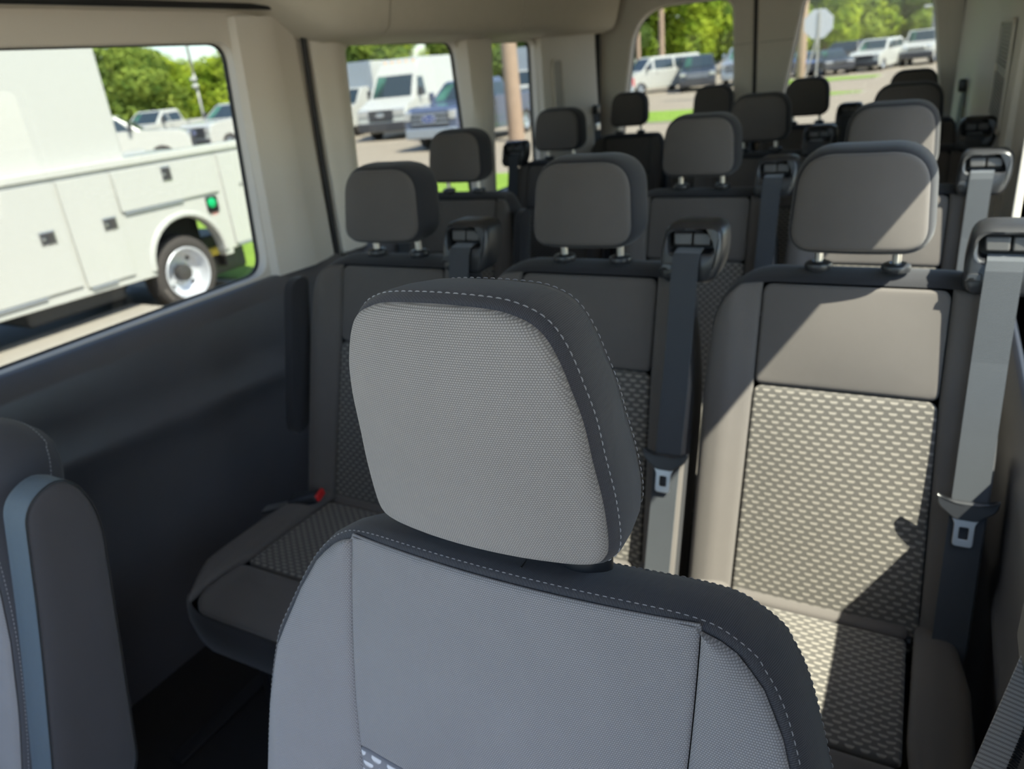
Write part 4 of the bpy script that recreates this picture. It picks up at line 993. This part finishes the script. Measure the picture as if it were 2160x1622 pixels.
    if kind == 'jeep':
        for i in range(7):
            y = (-3 + i) * 0.12; MB().rbox(h + 0.015, h + 0.035, y - 0.03, y + 0.03, gz0 + 0.06, gz1 - 0.04, 0.01).build('grille_slot', M_['blackin'], gr)
    elif kind in ('pickup', 'suv', 'lowvan'):
        for i in range(3):
            z = gz0 + (gz1 - gz0) * (i + 0.6) / 3.3; MB().rbox(h + 0.01, h + 0.05, -W * gw * 0.96, W * gw * 0.96, z, z + 0.05, 0.012).build('grille_bar', M_['silver' if paint != 'white' else 'carblack'], gr)
    else:
        MB().rbox(h + 0.01, h + 0.04, -W * gw * 0.9, W * gw * 0.9, gz0 + 0.05, gz0 + 0.09, 0.01).build('grille_bar', M_['carblack'], gr)
    for s in (-1, 1):
        y = s * W * (gw + (0.98 - gw) / 2); hwid = W * (0.96 - gw) / 2
        if kind == 'jeep': MB().lathe([(0.11, 0.0), (0.11, 0.04), (0.09, 0.05), (0, 0.055)], 'x', (h + 0.0, s * 0.62, (gz0 + gz1) / 2 + 0.06), 20).build('headlight', M_['lamp'], t, smooth=True)
        else: MB().rbox(h - 0.16, h + 0.012, y - hwid, y + hwid, (gz0 + gz1) / 2 - 0.02, gz1 + 0.03, 0.03).build('headlight', M_['lamp'], t)
        mx = on(0, belt) - 0.35
        MB().rbox(mx - 0.04, mx + 0.08, s * (W + 0.10) - 0.09, s * (W + 0.10) + 0.09, belt + 0.02, belt + (0.32 if kind in ('pickup', 'van', 'lowvan') else 0.20), 0.03).build('mirror', M_['carblack' if paint == 'white' else paint], t)
        for x in wx:
            wheel(t, x, s * (W - 0.14), wr, 0.27, s)
        MB().rbox(mx - 0.75, mx - 0.60, s * W - 0.012, s * W + 0.012, belt - 0.20, belt - 0.16, 0.008).build('door_handle', M_['carblack'], t)
    if emblem:
        ez = (gz0 + gz1) / 2 + 0.02; ew = 0.26 if kind == 'pickup' else 0.16
        em = MB(); n = 28
        em.add([(h + 0.055, 0, ez)] + [(h + 0.052, ew * math.cos(2 * math.pi * i / n), ez + ew * 0.42 * math.sin(2 * math.pi * i / n)) for i in range(n)] + [(h + 0.02, ew * math.cos(2 * math.pi * i / n), ez + ew * 0.42 * math.sin(2 * math.pi * i / n)) for i in range(n)],
               [(0, 1 + i, 1 + (i + 1) % n) for i in range(n)] + [(1 + i, 1 + n + i, 1 + n + (i + 1) % n, 1 + (i + 1) % n) for i in range(n)])
        e = em.build('emblem', M_['emblem' if emblem == 'blue' else 'silver'], t)
        MB().lathe([(1.0, 0.0), (1.06, 0.02), (1.12, 0.0)], 'x', (0, 0, 0), 32).build('emblem_rim', M_['chrome'], e, smooth=True)
        r = e.children[-1]; r.scale = (0.4, ew, ew * 0.42); r.location = (h + 0.052, 0, ez)
        tc = bpy.data.curves.new('script', 'FONT'); tc.body = 'Ford'; tc.size = ew * 0.72; tc.extrude = 0.003; tc.align_x = 'CENTER'; tc.align_y = 'CENTER'; tc.shear = 0.3; tc.resolution_u = 2
        tmp = bpy.data.objects.new('tmp', tc); COL.objects.link(tmp); dg = bpy.context.evaluated_depsgraph_get()
        me = bpy.data.meshes.new_from_object(tmp.evaluated_get(dg)); bpy.data.objects.remove(tmp)
        lo = link('emblem_script', me, M_['chrome'], e, False); lo.matrix_local = Matrix.Translation((h + 0.058, 0, ez)) @ Matrix.Rotation(math.pi / 2, 4, 'Z') @ Matrix.Rotation(math.pi / 2, 4, 'X')
    if kind == 'van':
        for i in range(5): MB().rbox(1.02 - abs(i - 2) * 0.01, 1.10, (-2 + i) * 0.30 - 0.04, (-2 + i) * 0.30 + 0.04, roof - 0.17, roof - 0.11, 0.012).build('marker_lamp', M_['amber'], t)
    return t
GV = (0, 0, GZ)
vehicle('pickup_truck', 'white pickup seen side-on just above the service truck rail, nose to the right', 'pickup', 'pickup', 'white', (-25.5, 16.1, GZ), (0.66, 0.75))
vehicle('pickup_truck', 'white pickup with dark grille nearest the right edge of the big side window', 'pickup', 'pickup', 'white', (-26.3, 23.2, GZ), (0.05, -1.0), emblem='blue')
vehicle('pickup_truck', 'white crew-cab pickup parked farther off, in the middle of the big side window', 'pickup', 'pickup', 'white', (-33.0, 24.2, GZ), (0.25, -1.0))
vehicle('pickup_truck', 'farthest white pickup, only its roof showing between the two in front', 'pickup', 'pickup', 'white', (-33.2, 32.0, GZ), (0.1, -1.0))
vehicle('van', 'white high-roof van facing the camera through the second side window', 'van', 'van', 'white', (-18.9, 26.0, GZ), (0.12, -1.0), sc=1.06, emblem='silver')
vehicle('pickup_truck', 'slate blue pickup with an oval badge, parked beside the white high-roof van', 'pickup', 'pickup', 'navy', (-13.15, 21.1, GZ), (0.02, -1.0), emblem='blue')
vehicle('pickup_truck', 'silver blue pickup showing its tail lamps through the narrow side window', 'pickup', 'pickup', 'silver', (-14.2, 31.0, GZ), (-1.0, 0.35))
vehicle('van', 'white van seen at the left edge of the left rear door window', 'van', 'lowvan', 'white', (-19.0, 49.0, GZ), (0.1, -1.0))
vehicle('van', 'white van with a long side window in the left rear door window', 'van', 'lowvan', 'white', (-15.2, 46.2, GZ), (-0.75, -0.9))
vehicle('suv', 'dark grey SUV in the middle of the left rear door window', 'car', 'suv', 'darkcar', (-12.3, 44.8, GZ), (0.25, -1.0), sc=1.0)
vehicle('pickup_truck', 'silver truck with a barred grille at the right edge of the left rear door window', 'pickup', 'pickup', 'silver', (-10.2, 47.4, GZ), (0.1, -1.0), sc=1.0)
vehicle('car', 'pale blue car behind the posts of the octagonal sign', 'car', 'sedan', 'bluecar', (-7.7, 52.0, GZ), (0.4, -1.0))
vehicle('car', 'dark grey car to the right of the octagonal sign posts', 'car', 'sedan', 'darkcar', (-6.0, 51.0, GZ), (0.4, -1.0))
vehicle('suv', 'black SUV with a red tail lamp behind the dark grey car', 'car', 'suv', 'darkcar', (-5.9, 57.5, GZ), (-0.9, 0.9))
vehicle('suv', 'white SUV in the middle of the right rear door window', 'car', 'suv', 'white', (-3.55, 52.5, GZ), (-0.25, -1.0))
vehicle('jeep', 'white boxy off-roader with slotted grille at the right of the right rear window', 'car', 'jeep', 'white2', (-1.25, 55.5, GZ), (-0.1, -1.0), sc=1.05, grille_m='white2')
# box trucks behind the vans
def box_truck(loc, head, label, paint):
    t = thing('box_truck', label, 'truck', loc, math.atan2(head[1], head[0])); t.scale = (.93,) * 3
    MB().rbox(-4.4, 0.9, -1.22, 1.22, 0.95, 3.25, 0.05).build('cargo_box', M_[paint], t)
    MB().rbox(0.86, 0.93, -1.24, 1.24, 0.93, 3.27, 0.03).build('box_rim', M_['silver'], t)
    prof_body('cab', [(0.95, 0.5), (0.95, 2.15), (1.5, 2.15), (2.05, 1.45), (2.75, 1.25), (2.85, 0.6), (2.8, 0.45)], 0.98, M_['white'], t)
    MB().add([(1.56, -0.85, 2.09), (1.56, 0.85, 2.09), (2.06, 0.88, 1.47), (2.06, -0.88, 1.47), (1.52, -0.85, 2.05), (1.52, 0.85, 2.05), (2.0, 0.88, 1.43), (2.0, -0.88, 1.43)], [(0, 1, 2, 3), (7, 6, 5, 4), (0, 4, 5, 1), (1, 5, 6, 2), (2, 6, 7, 3), (3, 7, 4, 0)]).build('windscreen', M_['carglass'], t)
    MB().rbox(2.78, 2.9, -0.6, 0.6, 0.75, 1.15, 0.03).build('grille', M_['carblack'], t)
    MB().rbox(2.7, 2.95, -0.98, 0.98, 0.40, 0.65, 0.03).build('front_bumper', M_['carblack'], t)
    for s in (-1, 1):
        MB().rbox(2.76, 2.88, s * 0.8 - 0.14, s * 0.8 + 0.14, 0.80, 1.10, 0.03).build('headlight', M_['lamp'], t)
        for x in (2.0, -2.6): wheel(t, x, s * 0.85, 0.40, 0.27, s)
    return t
box_truck((-23.4, 28.2, GZ), (0.05, -1.0), 'white box truck at the left edge of the second side window', 'white')
box_truck((-17.6, 35.2, GZ), (0.05, -1.0), 'pale grey box truck rising behind the slate blue pickup', 'silver')

# ------------------------------------------------------------------ the service truck outside the big window
st = thing('service_truck', 'white utility service truck with locker doors right outside the big window', 'truck', (-6.3, 0, 0))
XO = 0.0
# side shell with a wheel arch, local x outwards (+x faces the van)
def arcp(cy, cz, ry, rz, a0, a1, n=14): return [(cy + ry * math.cos(a0 + (a1 - a0) * i / n), cz + rz * math.sin(a0 + (a1 - a0) * i / n)) for i in range(n + 1)]
arch_pts = arcp(3.81, -0.17, 0.435, 0.435, math.pi, 0.0, 18)
shell = [(-1.2, -0.155)] + [(3.30, -0.23), (3.376, -0.23)] + arch_pts[0:] + [(4.25, -0.24), (4.36, -0.24), (4.36, -0.185), (4.93, -0.185), (4.93, 0.86), (-1.2, 0.86)]
plate('side_panel', shell, [], 0.10, lambda u, v, w_: (-0.06 + w_, u, v), M_['white2'], st, bevel=0.012)
plate('side_panel', shell, [], 0.06, lambda u, v, w_: (-1.86 + w_, u, v), M_['white2'], st, bevel=0.012)
fl = MB(); n = 18
for i, (y, z) in enumerate(arch_pts):
    t_ = math.pi - math.pi * i / 18; d = (math.cos(t_), math.sin(t_))
    for (r_, x_) in ((-0.004, -0.05), (-0.004, 0.014), (0.012, 0.030), (0.040, 0.028), (0.060, 0.004)): fl.v.append((x_, y + d[0] * r_, z + d[1] * r_)); fl.uv.append((0, 0))
for i in range(18):
    for j in range(4): fl.f.append((i * 5 + j, i * 5 + j + 1, (i + 1) * 5 + j + 1, (i + 1) * 5 + j))
fl.build('arch_flare', M_['white2'], st, smooth=True)
# top rail
MB().rbox(-0.16, 0.030, -1.2, 4.95, 0.835, 0.905, 0.012).build('top_rail', M_['white'], st)
MB().rbox(-1.9, 0.0, -1.2, 4.93, 0.80, 0.84, 0.006).build('deck', M_['white2'], st)
# locker doors, raised from the shell
def locker(y0, y1, z0, z1, skew=0.0, latch=None, hinge=True, rot=0):
    d = plate('locker_door', rrect(y0, y1, z0, z1, 0.015, 3), [], 0.022, lambda u, v, w_: (0.012 + w_, u, v), M_['white2'], st, bevel=0.004)
    MB().rbox(0.010, 0.032, y0 + 0.03, y0 + (y1 - y0) * 0.6, z0 - 0.022, z0 - 0.006, 0.004).build('lower_lip', M_['silver'], d)
    if latch:
        ly, lz = latch; lw, lh = (0.075, 0.062) if not rot else (0.06, 0.075)
        b = MB().rbox(0.020, 0.030, ly - lw, ly + lw, lz - lh, lz + lh, 0.008).build('latch', M_['steel'], d)
        b2 = MB().rbox(0.0295, 0.0325, ly - lw * 0.8, ly + lw * 0.8, lz - lh * 0.78, lz + lh * 0.78, 0.001)
        o_ = b2.build('latch_recess', M_['carblack'], d)
        MB().rbox(0.031, 0.040, ly + 0.0, ly + lw * 0.6, lz - lh * 0.75, lz + lh * 0.7, 0.003).build('latch_paddle', M_['slotgrey'], d)
        MB().lathe([(0.012, 0.0), (0.012, 0.008), (0.0, 0.009)], 'x', (0.032, ly - lw * 0.55, lz), 12).build('lock', M_['steel'], d, smooth=True)
    return d
locker(1.75, 2.605, -0.11, 0.805, latch=(2.43, 0.36)); locker(0.85, 1.72, -0.10, 0.805, latch=(1.0, 0.36)); locker(-0.2, 0.82, -0.10, 0.805)
locker(2.645, 3.135, -0.145, 0.805, latch=(3.025, 0.36))
locker(3.175, 4.335, 0.435, 0.800, latch=(3.75, 0.70), rot=1)
locker(4.405, 4.925, -0.145, 0.800, latch=(4.895, 0.352))
MB().rbox(0.0, 0.036, 4.62, 4.645, 0.44, 0.47, 0.004).build('hinge_bolt', M_['carblack'], st)
MB().rbox(0.0, 0.020, 4.145, 4.285, 0.235, 0.400, 0.02).build('fuel_recess', M_['blackin'], st)
MB().lathe([(0.05, 0.0), (0.05, 0.022), (0.035, 0.030), (0.0, 0.030)], 'x', (0.012, 4.20, 0.335), 20).build('fuel_cap', M_['green'], st, smooth=True)
MB().rbox(0.0, 0.004, 4.19, 4.27, 0.205, 0.228, 0.001).build('fuel_sticker', mat('pink_sticker', (0.8, 0.35, 0.32), 0.5), st)
# tall enclosure on the bed
MB().rbox(-1.75, -0.11, -1.2, 3.455, 0.84, 2.55, 0.03).build('cargo_enclosure', M_['white2'], st)
MB().rbox(-0.115, -0.102, 1.5, 1.512, 0.90, 2.50, 0.002).build('panel_joint', M_['silver'], st)
# wheels: dual rear with deep dish
def dually(yc, xo):
    w0 = MB().lathe([(0.255, -0.02), (0.30, 0.0), (0.355, -0.012), (0.382, -0.045), (0.384, -0.20), (0.355, -0.235), (0.25, -0.24)], 'x', (0, 0, 0), 56).build('wheel', M_['tyre'], st, smooth=True)
    w0.location = (xo, yc, GZ + 0.384)
    tr = MB()
    for k in range(46):
        a = 2 * math.pi * k / 46; c_, s_ = math.cos(a), math.sin(a)
        T = Matrix.Rotation(-a, 4, 'X')
        tr.box(-0.062, -0.182, -0.014, 0.014, 0.380, 0.391, T)
        tr.box(-0.050, -0.030, -0.010, 0.010, 0.364, 0.379, T)
    tb_ = tr.build('tread_blocks', M_['tyre'], w0); tb_['kind'] = 'stuff'
    rim = MB().lathe([(0.272, 0.002), (0.262, 0.010), (0.250, 0.004), (0.243, -0.02), (0.238, -0.10), (0.215, -0.13), (0.13, -0.150), (0.10, -0.148), (0.088, -0.13)], 'x', (0, 0, 0), 56).build('rim', M_['steelrim'], w0, smooth=True)
    hub = MB().lathe([(0.09, -0.15), (0.086, -0.06), (0.078, -0.045), (0.045, -0.04), (0.0, -0.036)], 'x', (0, 0, 0), 28).build('hub', M_['slotgrey'], w0, smooth=True)
    for k in range(8):
        a = 2 * math.pi * k / 8; MB().tube((-0.15, 0.112 * math.cos(a), 0.112 * math.sin(a)), (-0.128, 0.112 * math.cos(a), 0.112 * math.sin(a)), 0.010, n=6).build('lug_nut', M_['steel'], w0)
    for k in range(4):
        a = math.pi / 4 + math.pi / 2 * k; cy, cz = 0.185 * math.cos(a), 0.185 * math.sin(a)
        MB().lathe([(0.0, 0.0), (0.026, 0.0), (0.026, -0.01)], 'x', (-0.134, cy, cz), 16).build('hand_hole', M_['blackin'], w0)
    return w0
M_['steelrim'] = mat('polished_wheel', (0.60, 0.62, 0.66), 0.42, metal=0.35)
M_['letter'] = mat('tyre_lettering', (0.30, 0.27, 0.24), 0.8)
wd_ = dually(3.79, -0.085)
# raised sidewall lettering seen on the tyre
def sidewall_text(body, yc, xo, a0, r):
    out = MB()
    for i, ch in enumerate(body):
        a = a0 - i * 0.105
        tc = bpy.data.curves.new('t', 'FONT'); tc.body = ch; tc.size = 0.05; tc.extrude = 0.0015; tc.align_x = 'CENTER'; tc.resolution_u = 1
        tmp = bpy.data.objects.new('tmp', tc); COL.objects.link(tmp); dg = bpy.context.evaluated_depsgraph_get(); me = bpy.data.meshes.new_from_object(tmp.evaluated_get(dg)); bpy.data.objects.remove(tmp)
        T = Matrix.Rotation(a, 4, 'X') @ Matrix.Translation((0.0, 0, r)) @ Matrix.Rotation(math.pi / 2, 4, 'Z') @ Matrix.Rotation(math.pi / 2, 4, 'X')
        out.add([T @ v.co for v in me.vertices], [tuple(p.vertices) for p in me.polygons])
    o = out.build('sidewall_lettering', M_['letter'], wd_); return o
sidewall_text('UCOO', 3.79, 0, 2.20, 0.315).location = (0.003, 0, 0)
dually(3.79, -1.55)
for yy in (-2.6,): dually(yy, -0.48)
# chassis under the body
MB().rbox(-1.70, -0.35, -4.6, 4.7, -0.25, -0.05, 0.02).build('frame_rails', M_['carblack'], st)
MB().rbox(-1.5, -0.30, 2.2, 3.2, -0.42, -0.20, 0.04).build('fuel_tank', M_['carblack'], st)
MB().rbox(-1.85, -0.28, 4.45, 4.62, -0.42, -0.16, 0.02).build('mud_flap', M_['carblack'], st)
MB().rbox(-1.6, -0.40, 4.32, 4.86, -0.52, -0.19, 0.05).build('spare_carrier', M_['carblack'], st)
MB().rbox(-0.42, -0.30, 4.18, 4.46, -0.275, -0.185, 0.02).build('strap_tag', M_['yellow'], st)
MB().tube((-1.6, 3.79, GZ + 0.384), (-0.2, 3.79, GZ + 0.384), 0.07, n=16).build('axle', M_['carblack'], st)
MB().rbox(-0.35, -0.30, 3.40, 4.22, -0.20, 0.28, 0.02).build('inner_arch', M_['blackin'], st)
# cab in front (outside the frame, but present)
prof_ = [(-1.35, -0.2), (-1.35, 1.35), (-2.9, 1.35), (-3.6, 0.70), (-4.9, 0.60), (-5.1, 0.0), (-5.1, -0.25)]
MB().prism([(y, z) for y, z in prof_], -1.90, -0.05, 'x').build('cab', M_['white'], st)

# ------------------------------------------------------------------ poles, sign, trees
def pole(x, y, h_, r, m, label, name='utility_pole', lean=0.0, cat='pole'):
    o = MB().tube((x, y, GZ - 0.05), (x + lean, y, GZ + h_), r, r * 0.8, n=14).build(name, M_[m], smooth=True); return tag(o, label, cat)
pole(-18.9, 53.3, 11, 0.17, 'tanpole', 'left of two bare wooden poles in the left rear door window')
pole(-17.3, 53.6, 11, 0.20, 'tanpole', 'right of two bare wooden poles in the left rear door window')
pole(-4.95, 33.4, 9, 0.20, 'tanpole', 'thick tan wooden pole at the left edge of the right rear door window')
pole(-11.3, 20.3, 7, 0.26, 'tanpole', 'reddish trunk-like pole standing in the narrow side window')
lp = pole(-0.75, 60.0, 10, 0.24, 'pole', 'pale lamp post at the right edge of the right rear door window', 'lamp_post', cat='lamp')
MB().rbox(-1.5, -0.75, 59.9, 60.1, 2.55, 2.72, 0.04).build('lamp_head', M_['white'], lp, smooth=True)
lp2 = MB().path([(-30.3, 24.6, GZ), (-30.3, 24.6, 2.6), (-30.45, 24.7, 7.5)], 0.055, 8).build('lamp_post', M_['pole'], smooth=True); tag(lp2, 'thin pole with white lamps rising above the pickups in the big side window', 'lamp')
for dz in (2.05, 2.35): MB().lathe([(0.0, 0.12), (0.14, 0.08), (0.16, 0.0), (0.10, -0.08), (0.0, -0.1)], 'z', (-30.15 - dz * 0.05, 24.5, dz), 16).build('lamp_head', M_['white'], lp2, smooth=True)
# octagonal sign seen from behind, on two posts
sg = thing('road_sign', 'bare back of an octagonal road sign on two thin posts', 'sign', (-3.48, 26.97, GZ), math.radians(8))
R8 = 0.47; MB().prism([(R8 * math.cos(math.radians(22.5 + 45 * i)), 2.47 + R8 * math.sin(math.radians(22.5 + 45 * i))) for i in range(8)], -0.006, 0.006, 'y').build('sign_plate', M_['signback'], sg)
MB().rbox(-0.02, 0.05, -0.045, -0.008, -0.0, 2.85, 0.008).build('post', M_['pole'], sg)
MB().tube((-0.55, -0.05, 0.0), (-0.02, -0.02, 2.1), 0.032, n=10).build('slanted_post', M_['pole'], sg, smooth=True)  # second, slanted tube beside the upright post

def foliage_mesh(seed, n, h_, spread, base):
    rnd = random.Random(seed); vs = []; fs = []
    blobs = []
    for k in range(14):
        a = rnd.uniform(0, 2 * math.pi); r = rnd.uniform(0, spread * 0.62); z = base + (h_ - base) * rnd.uniform(0.12, 0.86)
        blobs.append((r * math.cos(a), r * math.sin(a), z, rnd.uniform(0.30, 0.52) * spread))
    blobs.append((0, 0, h_ * 0.82, spread * 0.45))
    for i in range(n):
        bx, by, bz, br = blobs[rnd.randrange(len(blobs))]
        while True:
            d = Vector((rnd.gauss(0, 1), rnd.gauss(0, 1), rnd.gauss(0, 1)))
            if d.length > 0.1: break
        d.normalize(); rr = br * rnd.uniform(0.72, 1.06); c = Vector((bx, by, bz)) + Vector((d.x * rr, d.y * rr, d.z * rr * 0.85))
        if c.z < 0.1: c.z = rnd.uniform(0.1, 0.8)
        s = rnd.uniform(0.10, 0.20)
        nrm = (d + Vector((rnd.uniform(-.7, .7), rnd.uniform(-.7, .7), rnd.uniform(-.3, .9)))).normalized(); a = nrm.orthogonal().normalized(); b = nrm.cross(a)
        th = rnd.uniform(0, 6.28); a, b = a * math.cos(th) + b * math.sin(th), b * math.cos(th) - a * math.sin(th)
        k = len(vs); vs += [c - a * s, c - b * s * 0.5 + nrm * s * 0.12, c + a * s, c + b * s * 0.5 + nrm * s * 0.12]; fs.append((k, k + 1, k + 2, k + 3))
    me = bpy.data.meshes.new('foliage'); me.from_pydata([tuple(v) for v in vs], [], fs); me.update(); return me
def trunk_mesh(seed, h_):
    rnd = random.Random(seed); m = MB(); m.tube((0, 0, -0.1), (0.05, 0.02, h_ * 0.55), 0.20, 0.11, n=10)
    for k in range(5):
        a = rnd.uniform(0, 6.28); z = h_ * rnd.uniform(0.3, 0.5); m.tube((0.03, 0, z), (math.cos(a) * 1.2, math.sin(a) * 1.2, z + h_ * 0.3), 0.07, 0.03, n=7)
    me = bpy.data.meshes.new('trunk'); me.from_pydata(m.v, [], m.f); me.update(); return me
FOL = []
for k in range(6):
    me = foliage_mesh(40 + k, 9000, 7.0, 3.0, 0.6); me.materials.append(LEAF[k % 3]); FOL.append(me)
TRK = []
for k in range(3):
    me = trunk_mesh(k, 7.0); me.materials.append(M_['bark']); TRK.append(me)
TREES = [(-54.5, 27.0, 7.8, 1), (-49.6, 27.0, 7.0, 2), (-49.4, 29.8, 7.2, 1), (-45.8, 30.6, 7.1, 2), (-41.0, 29.1, 5.9, 1), (-42.0, 30.9, 5.6, 1), (-42.9, 32.6, 5.1, 0), (-44.0, 34.4, 4.9, 1), (-43.1, 34.8, 4.6, 0), (-43.9, 36.6, 4.1, 1), (-43.2, 37.1, 4.3, 0), (-37.5, 33.1, 4.8, 0), (-35.1, 32.6, 5.8, 0), (-35.5, 35.1, 6.2, 1), (-38.6, 40.7, 6.0, 1), (-36.7, 42.0, 6.4, 2), (-36.5, 44.3, 5.8, 0), (-33.9, 43.4, 5.8, 1), (-35.2, 47.5, 5.6, 0), (-36.4, 51.0, 3.8, 1), (-34.2, 49.9, 4.1, 0), (-31.0, 47.5, 5.7, 1), (-29.9, 48.3, 6.0, 0), (-29.5, 51.2, 6.3, 1), (-26.7, 50.5, 6.5, 2), (-26.6, 53.3, 6.9, 0), (-25.6, 55.2, 7.2, 1), (-26.9, 64.2, 9.0, 1), (-25.6, 67.3, 8.7, 2), (-24.8, 70.5, 9.1, 1), (-23.2, 71.5, 9.3, 0), (-20.7, 70.1, 8.5, 0), (-19.5, 73.5, 8.9, 1), (-17.7, 74.5, 8.7, 0), (-16.0, 78.2, 9.0, 1), (-14.4, 83.9, 8.3, 0), (-13.0, 87.4, 8.7, 1), (-10.9, 86.0, 8.4, 0), (-9.7, 94.6, 9.1, 1), (-7.5, 95.8, 8.9, 0), (-5.4, 99.3, 8.4, 2), (-3.1, 98.2, 8.4, 1), (-0.5, 102.2, 8.3, 0), (2.2, 103.6, 8.0, 1)]
zone = lambda x: ('behind the service truck and white pickups' if x < -39.5 else 'behind the white high-roof van' if x < -28 else 'behind the narrow side window' if x < -26.3 else 'beyond the left rear door window' if x < -14.2 else 'beyond the right rear door window')
kinds = ['bright yellow-green leafy tree', 'mid-green broad leafy tree', 'dark green dense tree']
ORD = ['first', 'second', 'third', 'fourth', 'fifth', 'sixth', 'seventh', 'eighth', 'ninth', 'tenth', 'eleventh', 'twelfth', 'thirteenth', 'fourteenth', 'fifteenth', 'last']
zcount = {}
for i, (x, y, h_, k) in enumerate(TREES):
    zz = zone(x); zcount[zz] = zcount.get(zz, 0) + 1
    t = thing('tree', '%s, %s from the left %s' % (kinds[k], ORD[zcount[zz] - 1], zz), 'tree', (x, y, GZ), random.uniform(0, 6.28), 'trees ' + zz)
    s = h_ / 7.0; t.scale = (s * 1.08, s * 1.08, s)
    f = link('foliage', FOL[k + 3 * (i % 2)], None, t, False); link('trunk', TRK[i % 3], None, t, False)
far = 0
for i in range(16):
    q = i / 15; x = -58 + 72 * q; y = 44 + 72 * q ** 0.8 + 6; hh = 3.2 + 5.5 * max(0, (x + 30) / 44 + 0.2) if x > -45 else 3.4
    t = thing('tree', 'low hedge-like tree at the very back, %s from the left' % ORD[i], 'tree', (x, y, GZ), random.uniform(0, 6.28), 'hedge trees at the very back')
    t.scale = (1.1, 1.1, hh / 7.0); link('foliage', FOL[2 + 3 * (i % 2)], None, t, False); link('trunk', TRK[i % 3], None, t, False)
